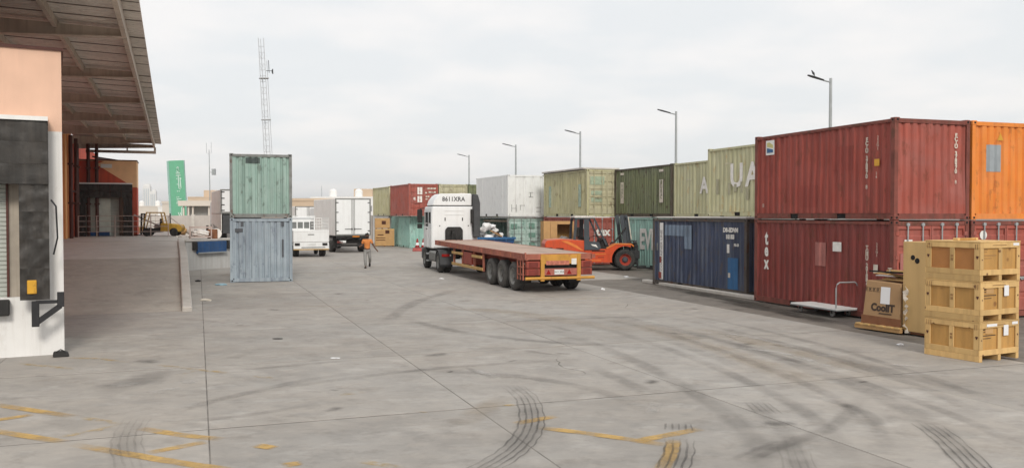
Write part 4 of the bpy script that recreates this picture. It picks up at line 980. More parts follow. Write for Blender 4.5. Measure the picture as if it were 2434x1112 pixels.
ca.tube([(.45, .3, 1.36), (.6, .3, 1.36)], .1, 12).tube([(.1, .3, 1.3), (.4, .32, 1.45), (.6, .3, 1.2)], .03, 6).box(.3, .75, .2, .34, .55, .95)
ca.build('fork_carriage', M_BLACKST, mast)
for y in (.42, 1.55): MB().box(.66, .72, y, y + .16, .06, 1.2).box(.72, 1.8, y, y + .16, .06, .12).build('fork', M_BLACKST, mast)
MB().tube([(-.75, .16, 1.3), (-.5, .16, 1.4), (.05, .2, 2.1)], .04, 8).build('tilt_cylinder', M_CHAS, FK)

# --- white box trucks
def box_truck(label, pos, yaw, L, Wd, z0, z1, cab=True, base=0, wr=.42):
    t = thing('box_truck', label, 'truck', (pos[0], pos[1], base), yaw, 'white box trucks')
    b = MB().box(0, Wd, .06, L, z0, z1).build('cargo_box', M_TRGREY, t, bevel=.03)
    MB().box(-.01, .07, -.0, .059, z0, z1 + .01).box(Wd - .07, Wd + .01, 0, .059, z0, z1 + .01).box(.07, Wd - .07, 0, .059, z1 - .06, z1 + .01).box(.07, Wd - .07, 0, .059, z0, z0 + .09).build('door_frame', M_RIMG, t)
    for k, (x0, x1) in enumerate(((.08, Wd / 2 - .02), (Wd / 2 + .02, Wd - .08))):
        d = MB().box(x0, x1, .012, .05, z0 + .10, z1 - .07).build('rear_door', M_TRWHITE, t, bevel=.008)
        xm = x1 - .08 if k == 0 else x0 + .08
        MB().tube([(xm, 0, z0 + .05), (xm, 0, z1 - .03)], .018, 8).build('locking_bar', M_RIMG, d)
        h = MB()
        for q in (.12, .35, .62, .88): h.box((x0 - .05 if k == 0 else x1 - .14), (x0 + .14 if k == 0 else x1 + .05), -.015, .011, z0 + (z1 - z0) * q, z0 + (z1 - z0) * q + .05)
        h.build('hinge', M_CHAS, d)
        MB().box(xm - .05 if k else xm - .5, xm + .5 if k else xm + .05, -.03, .0, z0 + .46, z0 + .49).tube([(xm, -.02, z0 + .38), (xm, -.02, z0 + .55)], .03, 8).build('handle', M_CHAS, d)
    MB().box(.02, Wd - .02, .03, .055, z0 + (z1 - z0) * .02, z1 - .05).build('door_seal', M_GASKET, t)
    ch = MB()
    for x in (.75, Wd - .85): ch.box(x, x + .1, .1, L + 1.5, z0 - .28, z0 - .02)
    ch.box(.1, Wd - .1, .1, .2, z0 - .2, z0 - .01).box(.5, Wd - .5, .5, 1.8, z0 - .6, z0 - .25); ch.build('chassis', M_CHAS, t)
    MB().box(.1, Wd - .1, -.02, .06, .45, .62).build('rear_bumper', M_CHAS, t, bevel=.01)
    for x in (.12, Wd - .52): MB().box(x, x + .4, .0, .05, .7, .85).build('tail_light', M_LAMP_RD, t)
    MB().box(.3, .75, .0, .04, .72, .88).build('number_plate', M_PLATE, t)
    MB().box(Wd / 2 - .05, Wd / 2 + .45, -.01, .03, z0 - .1, z0 - .02).build('warning_label', M_LAMP_O, t)
    for x, o_ in ((.2, -1), (Wd - .2, 1)):
        wheel(t, x, 1.9, wr, .42, o_); wheel(t, x, L + 1.6, wr, .28, o_)
    for x in (.05, Wd - .45): MB().box(x, x + .4, 1.15, 1.17, .3, z0 - .05).build('mud_flap', M_RUBBER, t)
    cb = MB().prism([(L + .35, .6), (L + 2.5, .6), (L + 2.45, 1.5), (L + 2.1, z1 - .75), (L + 1.7, z1 - .6), (L + .35, z1 - .6)], .1, Wd - .1, 'yz').build('cab', M_TRWHITE, t, bevel=.05)
    MB().box(.09, .0985, L + .9, L + 2.0, 1.55, 2.1).box(Wd - .0985, Wd - .09, L + .9, L + 2.0, 1.55, 2.1).build('side_window', M_GLASS, cb)
    for x in (-.15, Wd + .0): MB().box(x, x + .15, L + 2.2, L + 2.3, 1.5, 2.0).build('mirror', M_CHAS, cb)
    return t
box_truck('white box truck with two closed rear doors, standing beside the brown boxes', (-12.48, 60.96), 24.5, 7.4, 2.55, 1.22, 3.86)
box_truck('white box truck farther back, seen over the dropside truck', (-19.35, 77.0), 22, 6.0, 2.3, 1.1, 3.45)
t = box_truck('grey-white box truck at the dock, half hidden by the mint green container', (-17.05, 50.5), 24, 6.2, 2.4, 2.78, 4.2)
MB().box(.1, 2.3, -.02, .05, 1.62, 2.70).build('tail_lift', M_DGREY, t, bevel=.01)
MB().prism([(.06, 1.75), (6.2, 2.2), (6.2, 2.779), (.06, 2.779)], 0.02, .06, 'yz').build('side_skirt', M_TRGREY, t)

# --- white dropside truck
DT = thing('dropside_truck', 'white dropside truck with closed tailgate and caged side', 'truck', (-13.92, 54.9, 0), 20)
tg = MB().box(0, 2.24, 0, .05, .96, 1.72).box(.0, 2.24, -.012, .0, 1.62, 1.70).box(.0, 2.24, -.012, 0, .98, 1.05).build('tailgate', M_TRWHITE, DT, bevel=.008)
for i in range(5): MB().box(.0 + .55 * i, .04 + .55 * i, -.02, -.0125, 1.0, 1.65).build('rib', M_TRWHITE, tg)
MB().box(.9, 1.3, -.022, -.0125, 1.42, 1.47).build('maker_plate', M_RIMG, tg)
bp = MB().box(.0, 2.24, .0, .12, .52, .94).build('rear_panel', M_TRWHITE, DT, bevel=.02)
for x in (.08, 1.82): MB().box(x, x + .32, -.025, -.002, .74, .90).build('tail_light', M_CHAS, bp); 
MB().box(.85, 1.4, -.02, -.002, .76, .89).build('number_plate', M_PLATE, bp)
MB().box(.5, 2.0, -.02, -.002, .60, .64).build('step_edge', M_DGREY, bp); MB().box(0, 2.24, -.01, .1, .46, .515).build('rust_edge', M_TBUFF, bp)
MB().box(0, 2.24, .06, 3.2, .95, 1.0).build('bed', M_TRGREY, DT)
for x in (0, 2.2): MB().box(x, x + .04, .06, 3.2, 1.0, 1.7).build('side_board', M_TRWHITE, DT)
cg = MB()
for i in range(8): cg.tube([(2.22, .1 + i * .42, 1.7), (2.22, .1 + i * .42, 2.5)], .015, 6)
for i in range(5): cg.tube([(2.22, .1, 1.7 + i * .2), (2.22, 3.1, 1.7 + i * .2)], .015, 6)
for i in range(5): cg.tube([(1.55 + i * .16, 3.15, 1.7), (1.55 + i * .16, 3.15, 2.5)], .015, 6)
for i in range(5): cg.tube([(1.5, 3.15, 1.7 + i * .2), (2.22, 3.15, 1.7 + i * .2)], .015, 6)
cg.build('cage', M_WHITE, DT)
cb = MB().prism([(3.3, .7), (5.2, .7), (5.15, 1.5), (4.8, 2.5), (3.3, 2.55)], .05, 1.72, 'yz').build('cab', M_TRWHITE, DT, bevel=.06)
for x in (.2, .62, 1.04): MB().box(x, x + .34, 3.285, 3.299, 1.80, 2.22).build('rear_window', mat('grey_glass', (.16, .17, .165), .3), cb)
MB().box(1.45, 1.66, 3.28, 3.299, 1.7, 2.25).build('roll_blind', M_DGREY, cb)
MB().bar((0.05, 3.1, 2.6), (1.75, 3.1, 2.6), .06).bar((.1, 3.1, 1.7), (.1, 3.1, 2.6), .06).bar((1.7, 3.1, 1.7), (1.7, 3.1, 2.6), .06).build('headboard', M_TRWHITE, DT)
MB().box(.5, 1.7, .1, 5, .55, .8).build('chassis', M_CHAS, DT)
for x, o_ in ((.25, -1), (1.95, 1)): wheel(DT, x, 1.1, .38, .36, o_); wheel(DT, x, 4.4, .38, .22, o_)

# --- yellow forklift on the platform
YP = bld(-.12, 32.9, 1.45)
YF = thing('yellow_forklift', 'yellow forklift standing on the platform before the far dock house', 'forklift', YP, 8)
M_YEL = mat('machine_yellow', (0.62, 0.38, 0.06), .5, var=.12, scale=4, streak=.2)
MB().prism([(.55, .28), (1.9, .28), (2.0, .5), (1.92, .74), (1.3, .82), (.55, .86)], .05, 1.05, 'xz').build('counterweight', M_YEL, YF, bevel=.05)
MB().prism([(-.45, .25), (.549, .25), (.549, .6), (-.45, .42)], .1, 1.0, 'xz').build('body', M_CHAS, YF)
for y in (.1, 1.0): q = MB().bar((.75, y, .85), (.6, y, 1.52), .1, .07).bar((-.35, y, 1.55), (-.62, y, .5), .08, .06).bar((.62, y, 1.54), (-.38, y, 1.55), .09, .07).build('guard_side', M_YEL, YF)
q = MB()
for i in range(5): q.bar((.55 - i * .22, .1, 1.56), (.55 - i * .22, 1.0, 1.56), .05, .05)
q.build('overhead_guard', M_YEL, YF)
MB().bar((-1.3, .55, 1.4), (.3, .5, .7), .12, .08).build('boom', M_RAIL, YF)
MB().box(.1, .55, .3, .8, .6, .72).box(.45, .58, .3, .8, .7, 1.15).build('seat', M_RUBBER, YF, bevel=.03)
MB().bar((-.75, .2, .1), (-.7, .2, 1.5), .1).bar((-.75, .9, .1), (-.7, .9, 1.5), .1).bar((-.72, .2, 1.45), (-.72, .9, 1.45), .08).build('mast', M_CHAS, YF)
MB().tube([(1.15, .3, .8), (1.15, .3, 1.5)], .045, 8).build('exhaust_pipe', M_CHAS, YF)
for x in (-.35, 1.45):
    for y, o_ in ((.05, -1), (1.05, 1)): MB().lathe([(0, o_ * .08), (.1, o_ * .09), (.16, o_ * .1), (.24, o_ * .09), (.27, o_ * .05), (.27, -o_ * .08), (0, -o_ * .08)], (x, y, .27), 'y', 20).build('wheel', M_TYRE_R, YF, smooth=35)
for y in (.3, .8): MB().box(-1.5, -.8, y, y + .1, .05, .1).build('fork', M_CHAS, YF)
YF.scale = (.86, .86, .9)

# ------------------------------------------------------------------ crates, boxes, trolley
M_PINE = mat('pine_board', (0.60, 0.395, 0.165), .7, var=.12, scale=2.2, stretch=(1, 1, .3), spots=.9, spot_col=(.12, .05, .022), spot_scale=3.6, tone=.17, streak=.3, streak_col=(.30, .17, .07))
M_PLY = mat('plywood', (0.46, 0.255, 0.078), .7, var=.2, scale=2.5, stretch=(1.5, 1.5, .4), tone=.08, spots=.7, spot_col=(.17, .07, .025), spot_scale=2.2, streak=.4, streak_col=(.34, .18, .06))
M_PLYO = mat('orange_plywood', (0.40, 0.175, 0.055), .7, var=.08, scale=3)
M_CARD = mat('cardboard', (0.38, 0.235, 0.12), .85, var=.08, scale=3, bump=.1)
M_CARDD = mat('wet_cardboard', (0.20, 0.085, 0.04), .85, var=.15, scale=3)
M_CARDO = mat('ochre_cardboard', (0.50, 0.30, 0.13), .85, var=.08, scale=3)
M_PAPER = mat('white_paper', (0.74, 0.74, 0.75), .7, var=.03)
M_WRAP = mat('shrink_wrap', (0.50, 0.46, 0.41), .25, var=.3, scale=9)
CS = 1.165
def crate(label, dx, z, ply_left, dyaw, h=.745):
    c = thing('wooden_crate', label, 'crate', (8.67 + dx, 15.94 + dx * .3, z), 27 + dyaw, 'stacked wooden crates')
    zb, zt = .115, h - .02
    core = MB().box(.03, CS - .03, .03, CS - .03, zb, zt)
    core.build('inner_box', M_PLY, c, smooth=0)
    if ply_left is not M_PLY: MB().box(.026, .0295, .1, CS - .1, zb, zt).build('side_sheet', ply_left, c, smooth=0)
    def board(x0, x1, y0, y1, z0, z1): MB().box(x0, x1, y0, y1, z0, z1).build('board', M_PINE, c, smooth=0, bevel=.004)
    for s in (0, 1):
        xa, xb = ((.0, .025), (CS - .025, CS))[s]
        board(xa, xb, .026, CS - .026, zt - .105, zt); board(xa, xb, .026, CS - .026, zb, zb + .105)
        for y in (.026, CS / 2 - .05, CS - .126): board(xa, xb, y, y + .1, zb + .107, zt - .107)
        ya, yb = ((.0, .025), (CS - .025, CS))[s]
        board(0, CS, ya, yb, zt - .105, zt); board(0, CS, ya, yb, zb, zb + .105)
        for x in (.0, CS / 2 - .045, CS - .1): board(x, x + .1, ya, yb, zb + .107, zt - .107)
    MB().box(-.006, CS + .006, -.006, CS + .006, zt + .001, zt + .02).build('lid', M_PINE, c, smooth=0, bevel=.003)
    for x in (0.0, CS / 2 - .04, CS - .085): MB().box(x, x + .085, .0, CS, 0.0, zb - .002).build('skid', M_PINE, c, smooth=0, bevel=.004)
    nl = MB()
    for y in (.06, CS - .07): nl.prism([(y - .025, zb + .36), (y + .025, zb + .36), (y + .02, zb + .33), (y, zb + .30), (y - .02, zb + .33)], -.006, -.001, 'yz')
    nl.box(.04, .06, -.006, -.001, zb + .28, zb + .30).box(CS - .06, CS - .035, -.006, -.001, zb + .33, zb + .36).build('cam_latch', M_PIPE, c)
    for i, y in enumerate((.05, .09, CS - .15, CS - .105, CS - .06)): MB().box(-.0045, -.0005, y, y + .012, zt - .13, zt - .03).build('staple_strip', mat('branding_print', (.30, .17, .07), .8), c)
    MB().box(-.0045, -.0005, CS / 2 - .025, CS / 2 + .025, zb + .26, zb + .31).box(-.0045, -.0005, CS / 2 - .025, CS / 2 + .025, zb + .33, zb + .37).build('branding_mark', mat('branding_print', (.30, .17, .07), .8), c)
    pr = MB()
    for z0, x0, x1, t in ((zb + .47, .12, .24, .018), (zb + .43, .12, .22, .012), (zb + .36, .12, .50, .016), (zb + .31, .12, .36, .012)): pr.box(x0, x1, .025, .0298, z0, z0 + t)
    pr.build('stencilled_lines', M_PRINT_D if ply_left is M_PLY else mat('branding_print', (.30, .17, .07), .8), c)
    MB().box(.35, .75, -.004, -.0005, zt - .06, zt - .045).build('top_stencil', mat('branding_print', (.30, .17, .07), .8), c)
    return c
c1 = crate('bottom wooden crate of the stack of three, stained with dark knots', 0, 0, M_PLY, 0)
c2 = crate('middle wooden crate of the stack of three, white label on its front', .01, .748, M_PLY, .6)
c3 = crate('top wooden crate of the stack of three, with orange-brown side panels', -.005, 1.496, M_PLYO, -.5)
for c in (c1, c2): MB().box(.70, .84, -.004, -.0005 + .0, .46, .66).build('white_label', M_PAPER, c); MB().box(.20, .42, .022, .0297, .52, .62).build('shipping_label', M_CARDO, c)
for c in (c1, c3): MB().box(.95, 1.12, -.0045, -.0005, .66, .71).build('white_label', M_PAPER, c)
MB().box(.2, .5, -.0045, -.0005, .65, .70).build('paper_strip', M_PAPER, c1)
bt = thing('wooden_batten', 'short dark wooden batten lying on top of the crate stack', 'batten', (8.60, 16.55, 2.245), 27)
MB().box(0, .46, 0, .08, 0, .045).build('plank', M_PLY, bt, bevel=.004); MB().box(-.08, -.004, -.01, .09, 0, .05).box(.464, .53, -.01, .09, 0, .05).build('block', M_PINE, bt, bevel=.004)

TC = thing('tall_crate', 'tall plain plywood crate standing behind the stacked crates', 'crate', (9.48, 18.98, 0), 24)
for y0, y1 in ((0, .34), (.352, 1.05)):
    MB().box(.0, .9, y0, y1, .06, 2.12).build('plywood_panel', mat('plain_plywood', (.56, .375, .165), .7, var=.12, scale=2, stretch=(1, 1, .3), streak=.15, streak_col=(.33, .2, .08)), TC, smooth=0, bevel=.006)
MB().box(.02, .88, .3405, .3515, .06, 2.1).build('seam_strip', M_PIPE, TC)
for x in (.05, .75): MB().box(x, x + .1, 0, 1.05, 0, .058).build('skid', M_CARDD, TC)
k = MB(); k.lathe([(0, -.012), (.055, -.008), (.06, .0)], (0.0, .78, 1.76), 'x', 14).lathe([(0, -.012), (.06, -.008), (.065, .0)], (0.0, .66, 1.69), 'x', 14).build('black_disc', M_PIT, TC)  # two black discs raised slightly from the panel

CBX = thing('cardboard_box', 'brown cardboard box printed CoolIT with a white label, on a pallet', 'box', (8.98, 19.92, .13), 27)
cb = MB(); cb.add([(0, 0, 0), (.8, 0, 0), (.8, 1.08, 0), (0, 1.08, 0), (.07, .03, 1.0), (.8, .03, 1.0), (.8, 1.0, 1.03), (.07, 1.0, 1.03)], [(0, 3, 2, 1), (4, 5, 6, 7), (0, 1, 5, 4), (1, 2, 6, 5), (2, 3, 7, 6), (3, 0, 4, 7)])
cb.build('box_body', M_CARD, CBX, bevel=.012)
MB().add([(-.012, -.01, .0), (-.012, 1.09, .0), (.0, 1.09, .2), (.0, -.01, .18), (.01, -.01, 0), (.01, 1.09, 0), (.018, 1.09, .2), (.018, -.01, .18)], [(0, 1, 2, 3), (4, 7, 6, 5), (0, 3, 7, 4), (1, 5, 6, 2), (2, 6, 7, 3), (0, 4, 5, 1)]).build('wet_band', M_CARDD, CBX)
def face_x(z): return .07 * z
tilt = -math.atan(.07)
from mathutils import Euler
def on_face(o, y, z): o.location = (face_x(z) - .006, y, z); o.rotation_euler = (Matrix.Rotation(-tilt, 3, 'Y') @ Euler(FACE['left']).to_matrix()).to_euler()
on_face(text('lettering', 'CoolIT', CBX, (0, 0, 0), 'left', .24, M_PRINT_D, bold=.012, xs=.95), .50, .40)
on_face(MB().box(-.18, .18, -.014, .014, 0, .002).build('small_print', M_PRINT_D, CBX), .42, .27)
on_face(MB().box(-.13, .13, -.20, .20, 0, .003).build('white_label', M_PAPER, CBX), .44, .70)
sy = MB()
for i in range(4): sy.box(-.2 + i * .11, -.12 + i * .11, -.045, -.035, 0, .002).box(-.2 + i * .11, -.12 + i * .11, .035, .045, 0, .002).box(-.2 + i * .11, -.19 + i * .11, -.045, .045, 0, .002).box(-.175 + i * .11, -.145 + i * .11, -.015, .02, 0, .002)
on_face(sy.build('handling_symbols', M_PRINT_D, CBX), .82, .82)
PL = thing('pallet', 'low brown pallet under the CoolIT cardboard box', 'pallet', (8.94, 19.82, 0), 27)
for x in (.0, .4, .82): MB().box(x, x + .1, 0, 1.3, 0, .09).build('runner', M_CARDO, PL, bevel=.005)
for i in range(6): MB().box(-.02, .96, .22 * i, .22 * i + .16, .0905, .128).build('plank', M_PINE, PL, bevel=.004)
rnd = random.Random(3)
wr = MB(); o = 0; NX, NZ = 7, 20
for i in range(NX + 1):
    for j in range(NZ + 1): wr.v.append((.0 + .62 * i / NX + rnd.uniform(-.02, .02), -.07 + rnd.uniform(-.06, .05) - .03 * (j < 3), .02 + 1.12 * j / NZ))
for i in range(NX):
    for j in range(NZ): a = i * (NZ + 1) + j; wr.f.append((a, a + NZ + 1, a + NZ + 2, a + 1))
tag(wr.build('shrink_wrap', M_WRAP, None, smooth=180, loc=(8.99, 19.86, 0), rot=(0, 0, R(27))), 'crumpled clear shrink wrap between the CoolIT box and the tall crate', 'plastic wrap')
sc = thing('scrap_boards', 'broken boards and card scraps heaped on the CoolIT box', 'scrap', (8.98, 19.92, 1.165), 27)
for i in range(9):
    a = rnd.uniform(-.5, .5); x, y = rnd.uniform(.1, .6), rnd.uniform(.05, .9); z = .02 + .026 * i
    q = MB().box(-.09, .09, -.34 + .1 * (i % 3), .36, -.010, .010).build('board', (M_PINE, M_CARDO, M_PAPER, M_CARD)[i % 4], sc, bevel=.002, loc=(x, y, z + .02), rot=(R(rnd.uniform(-5, 8)), R(rnd.uniform(-8, 8)), a))
MB().bar((.1, .95, .22), (.3, -.30, .20), .035).box(.24, .36, -.42, -.28, .15, .27).build('black_bar', M_PIT, sc)
MB().lathe([(0, .1), (.05, .1), (.05, .085), (.015, .08), (.015, 0), (.03, 0)], (.2, .45, .21), 'z', 12).build('bottle_neck', M_PRINT_G, sc)

TY_ = thing('platform_trolley', 'flat white platform trolley with a tube handle, parked by the tex container', 'trolley', (8.62, 22.85, 0), 20)
MB().box(0, .78, 0, 1.9, .19, .235).build('platform', mat('trolley_white', (.62, .62, .60), .5, var=.08, streak=.1), TY_, bevel=.012)
MB().box(-.006, .786, -.006, 1.906, .175, .19).build('edge_band', M_GALV, TY_)
MB().tube([(.03, .06, .2), (.03, .06, .78), (.06, .06, .88), (.14, .06, .93), (.64, .06, .93), (.72, .06, .88), (.75, .06, .78), (.75, .06, .2)], .019, 8).build('handle', M_GALV, TY_)
for x in (.12, .66):
    for y in (.3, 1.6):
        w_ = MB().lathe([(0, -.022), (.05, -.025), (.085, -.02), (.088, 0), (.085, .02), (.05, .025), (0, .022)], (x, y, .088), 'x', 16).build('wheel', M_RIMG, TY_)
        MB().box(x - .035, x - .03, y - .03, y + .03, .08, .174).box(x + .03, x + .035, y - .03, y + .03, .08, .174).box(x - .05, x + .05, y - .05, y + .05, .165, .1745).build('caster_fork', M_CHAS, w_)

# ------------------------------------------------------------------ middle distance
OB = thing('plywood_box', 'tall orange plywood box standing open, with a white bag inside', 'box', (1.66, 45.3, 0), 8)
for x in (0.0, .37, .74):
    if x < .7: MB().box(x, x + .36, 0, .03, 0, 2.38).build('board', M_CARDO, OB, smooth=0, bevel=.006)
MB().box(.735, 1.62, 0, .03, 2.22, 2.38).box(1.54, 1.62, 0, .03, 0, 2.219).box(.735, 1.54, 0, .03, 0, .9).build('front_frame', M_CARDO, OB, smooth=0)
MB().box(0, .03, .031, .95, 0, 2.38).box(1.59, 1.62, .031, .95, 0, 2.38).box(0.03, 1.59, .92, .95, 0, 2.38).box(.03, 1.59, .031, .92, 2.35, 2.38).build('carcass', M_PLY, OB, smooth=0)
def crumple(name, m, parent, c, r, seed, sz=(1, 1, 1), n=3):
    bm = bmesh.new(); bmesh.ops.create_icosphere(bm, subdivisions=n, radius=1); rn = random.Random(seed)
    ph = [rn.uniform(0, 6) for _ in range(6)]
    for v in bm.verts:
        p = v.co; d = 1 + .16 * math.sin(5 * p.x + ph[0]) * math.sin(4 * p.y + ph[1]) + .12 * math.sin(9 * p.z + ph[2] + 4 * p.x) + rn.uniform(-.09, .09)
        v.co = Vector((p.x * sz[0], p.y * sz[1], p.z * sz[2])) * r * d
    me = bpy.data.meshes.new(name); bm.to_mesh(me); bm.free(); me.materials.append(m)
    o = bpy.data.objects.new(name, me); COL.objects.link(o); o.location = c
    if parent: o.parent = parent
    return o
M_BAG = mat('white_plastic_bag', (.68, .68, .67), .5, var=.12, scale=5)
M_BAGG = mat('grey_plastic_bag', (.42, .41, .40), .5, var=.25, scale=5)
for i, (x, z, r) in enumerate(((1.15, 1.25, .33), (1.35, 1.0, .28), (.95, 1.05, .26))): crumple('bag', M_BAGG, OB, (x, .45, z), r, 40 + i)
MB().box(1.02, 1.45, .1, .12, 1.12, 1.42).build('paper_sheet', M_PAPER, OB)

SK = thing('blue_skip', 'blue skip heaped with white rubbish bags before the open container', 'skip', (-2.75, 51.9, 0), 12)
MB().add([(0, 0, .25), (2.7, 0, .25), (2.7, 1.5, .25), (0, 1.5, .25), (-.25, -.2, 1.32), (2.95, -.2, 1.32), (2.95, 1.7, 1.32), (-.25, 1.7, 1.32)], [(0, 3, 2, 1), (0, 1, 5, 4), (1, 2, 6, 5), (2, 3, 7, 6), (3, 0, 4, 7)]).build('body', M_BLUEPL, SK, smooth=0)
MB().box(-.3, 3.0, -.26, -.19, 1.24, 1.36).box(-.3, 3.0, 1.69, 1.76, 1.24, 1.36).box(-.3, -.24, -.19, 1.69, 1.24, 1.36).box(2.94, 3.0, -.19, 1.69, 1.24, 1.36).build('rim', mat('skip_rim', (.03, .12, .27), .5), SK)
for i in range(4): MB().box(.2 + i * .72, .28 + i * .72, -.25, -.02, .3, 1.23).build('rib', M_BLUEPL, SK)
for x in (.1, 2.3): MB().box(x, x + .3, .1, 1.4, 0, .249).build('foot', M_CHAS, SK)
RB = thing('rubbish_heap', 'heap of white sacks and brown card piled in the blue skip', 'rubbish', (-2.75, 51.9, 1.3), 12)
rn = random.Random(5)
for i in range(22):
    x = rn.uniform(-.1, 2.4); hh = .95 * math.exp(-((x - 1.25) / .8) ** 2)
    crumple('bag', (M_BAG, M_BAG, M_PAPER, M_BAGG)[i % 4], RB, (x, rn.uniform(.1, 1.3), rn.uniform(.0, hh)), rn.uniform(.16, .3), 60 + i, (1.2, 1, .8), 2)
for i in range(4): MB().box(-.4, .4, -.12, .12, -.02, .02).build('card_sheet', (M_CARD, M_CARDD)[i % 2], RB, loc=(1.85 + .13 * i, .15 + .1 * i, .28 - .07 * i), rot=(.3, R(26 + 4 * i), .2 * i))

def brown_box(label, loc, yaw, w, d, h, marks):
    t = thing('brown_box', label, 'box', loc, yaw, 'brown boxes by the far row')
    MB().box(0, w, 0, d, .06, h).build('box_body', M_CARDO, t, smooth=0, bevel=.02)
    for x in (.05, w / 2 - .05, w - .15): MB().box(x, x + .1, 0, d, 0, .06).build('skid', M_CARDD, t)
    for a in marks: MB().box(a[0], a[1], -.006, -.001, a[2], a[3]).build('dark_mark', mat('dark_brown_print', (.07, .02, .01), .8), t)
    MB().box(.0, w, -.004, .0, h - .1, h - .02).build('top_band', M_PINE, t)
brown_box('large brown box with dark printed bars, at ground level in the far row', (-11.60, 73.1, 0), 12, 1.62, 1.0, 1.5, ((.2, .7, .95, 1.03), (.05, .85, .72, .78), (.05, .85, .52, .58), (.85, 1.2, 1.1, 1.4)))
brown_box('smaller brown box with a dark square mark, on top of the large one', (-11.60, 73.1, 1.502), 12, 1.25, .95, .9, ((.55, .9, .38, .68),))
for i, (x, y) in enumerate(((-7.05, 64.2), (-6.62, 64.4))):
    t = thing('traffic_cone', ['left of the two red and white traffic cones near the white cab', 'traffic cone next to the wheel of the white cab'][i], 'cone', (x, y, .3), 0, 'traffic cones')
    MB().lathe([(.17, 0), (.14, .15)], n=20).lathe([(.10, .34), (.05, .62), (.035, .63), (0, .63)], n=20).build('cone_body', M_LAMP_R, t)
    MB().lathe([(.14, .15), (.10, .34)], n=20).build('white_band', M_PAPER, t); MB().box(-.2, .2, -.2, .2, -.04, .0).build('base', M_RUBBER, t)
bb = thing('red_barrier', 'low red plastic barrier block under the two traffic cones', 'barrier', (-7.35, 63.9, 0), 10)
MB().prism([(-.02, 0), (.72, 0), (.66, .25), (.04, .25)], 0, .5, 'xz').build('block', mat('barrier_red', (.38, .09, .08), .6, var=.2), bb, bevel=.02); MB().prism([(.76, 0), (1.5, 0), (1.44, .25), (.82, .25)], 0, .5, 'xz').build('block', mat('barrier_red', (.38, .09, .08)), bb, bevel=.02)

# ------------------------------------------------------------------ street lamps
lamp_lab = ['tallest-looking street lamp, behind the stacked red containers', 'street lamp behind the pale olive container lettered A', 'street lamp behind the olive container with a roof sheet', 'street lamp behind the white container', 'smallest, farthest street lamp of the row, above the far red container']
def make_lamp(label, loc):
    t = thing('street_lamp', label, 'street lamp', loc, 20, 'street lamps behind the container rows')
    MB().tube([(0, 0, 0), (0, 0, 4.5), (0, 0, 9.05)], .11, 10, r2=.065).build('pole', M_GALV, t)
    MB().tube([(0, 0, 8.86), (-.42, 0, 8.93)], .035, 8).build('arm', M_GALV, t)
    h = MB().prism([(-.40, -.06), (-.40, .06), (-1.0, .11), (-1.30, .05), (-1.30, -.05), (-1.0, -.11)], 8.91, 8.97, 'xy').build('lamp_head', M_DGREY, t, bevel=.02)
    h.rotation_euler = (0, R(11), 0); h.location = (-1.74, 0, .255)
    h.location = (0, 0, 0); h.rotation_euler = (0, 0, 0)
    for v in h.data.vertices: v.co.z += -(v.co.x + .4) * .2
    return t
L0 = make_lamp(lamp_lab[0], (14.80, 40.2, 0))
for i, (px, dd) in enumerate(((1606, 241), (1379, 194), (1226, 163), (1115, 139))):
    q = copy_tree(L0); z = 6.25 * 2050 / dd; q.location = ((px - 1217) / 2050 * z, z, 0); q['label'] = lamp_lab[i + 1]
bd_ = thing('perched_bird', 'small bird perched on the head of the nearest street lamp', 'bird', (14.80 - .98 * .94, 40.2 - .98 * .34, 9.22), 20)
MB().lathe([(0, -.16), (.05, -.1), (.075, 0), (.055, .1), (.035, .15), (.045, .19), (.03, .23), (0, .26)], n=10).build('body', M_DGREY, bd_, rot=(0, R(-38), 0)); MB().bar((.05, 0, -.1), (.17, 0, -.26), .05, .015).build('tail', M_DGREY, bd_); bd_.scale = (.7, .7, .7)

# ------------------------------------------------------------------ masts, pylon, far buildings
MT = thing('lattice_mast', 'tall grey lattice radio mast rising behind the lone container stack', 'mast', (-35.2, 126, 0), 20, rot=(0, R(-2.6), R(20)))
M_FARST = mat('hazed_mast_steel', (.48, .49, .50), .5, var=.08)  # steel paled so that distance haze is part of the colour
a = .42; cor = [(-a, -a), (a, -a), (0, a)]
H_ = 28.2
ml = MB()
for x, y in cor: ml.tube([(x * 1.1, y * 1.1, 0), (x * .85, y * .85, H_)], .05, 6)
nseg = 32
for i in range(nseg):
    z0, z1 = i * (H_ - 1.2) / nseg, (i + 1) * (H_ - 1.2) / nseg
    for k in range(3):
        p, q = cor[k], cor[(k + 1) % 3]
        ml.bar((p[0], p[1], z1), (q[0], q[1], z1), .03)
        if i % 2 == 0: ml.bar((p[0], p[1], z0), (q[0], q[1], z1), .024)
ml.build('lattice', M_FARST, MT)
ld = MB()
for s in (-.18, .18): ld.tube([(.75, s, 4), (.68, s, H_ - 3.2)], .025, 6)
for i in range(40): ld.bar((.73, -.18, 5 + i * .53), (.73, .18, 5 + i * .53), .025)
for z in (9, 16.4, 22.4): ld.box(-.5, .8, -.55, .5, z, z + .12)
ld.build('ladder', M_FARST, MT)
MB().lathe([(.02, -.05), (.3, .02), (.42, .14), (.4, .15), (.28, .05), (0, 0)], (1.3, -.3, 23.4), 'x', 16).tube([(.5, -.3, 23.5), (1.3, -.3, 23.5)], .04, 6).tube([(.9, -.3, 23.2), (.9, -.3, 25)], .05, 6).build('dish_antenna', M_DGREY, MT)
AP = thing('thin_antenna', 'thin pale antenna pole with a forked top beside the green sign', 'antenna', (-44.4, 127, 0), 0)
MB().tube([(0, 0, 0), (-.05, 0, 6), (-.12, 0, 12.2)], .1, 6, r2=.05).tube([(-.12, 0, 11.6), (-.5, 0, 11.7), (-.5, 0, 13.2)], .03, 5).tube([(-.12, 0, 11.6), (.2, 0, 11.7), (.2, 0, 13.3)], .03, 5).build('pole', M_GALV, AP)
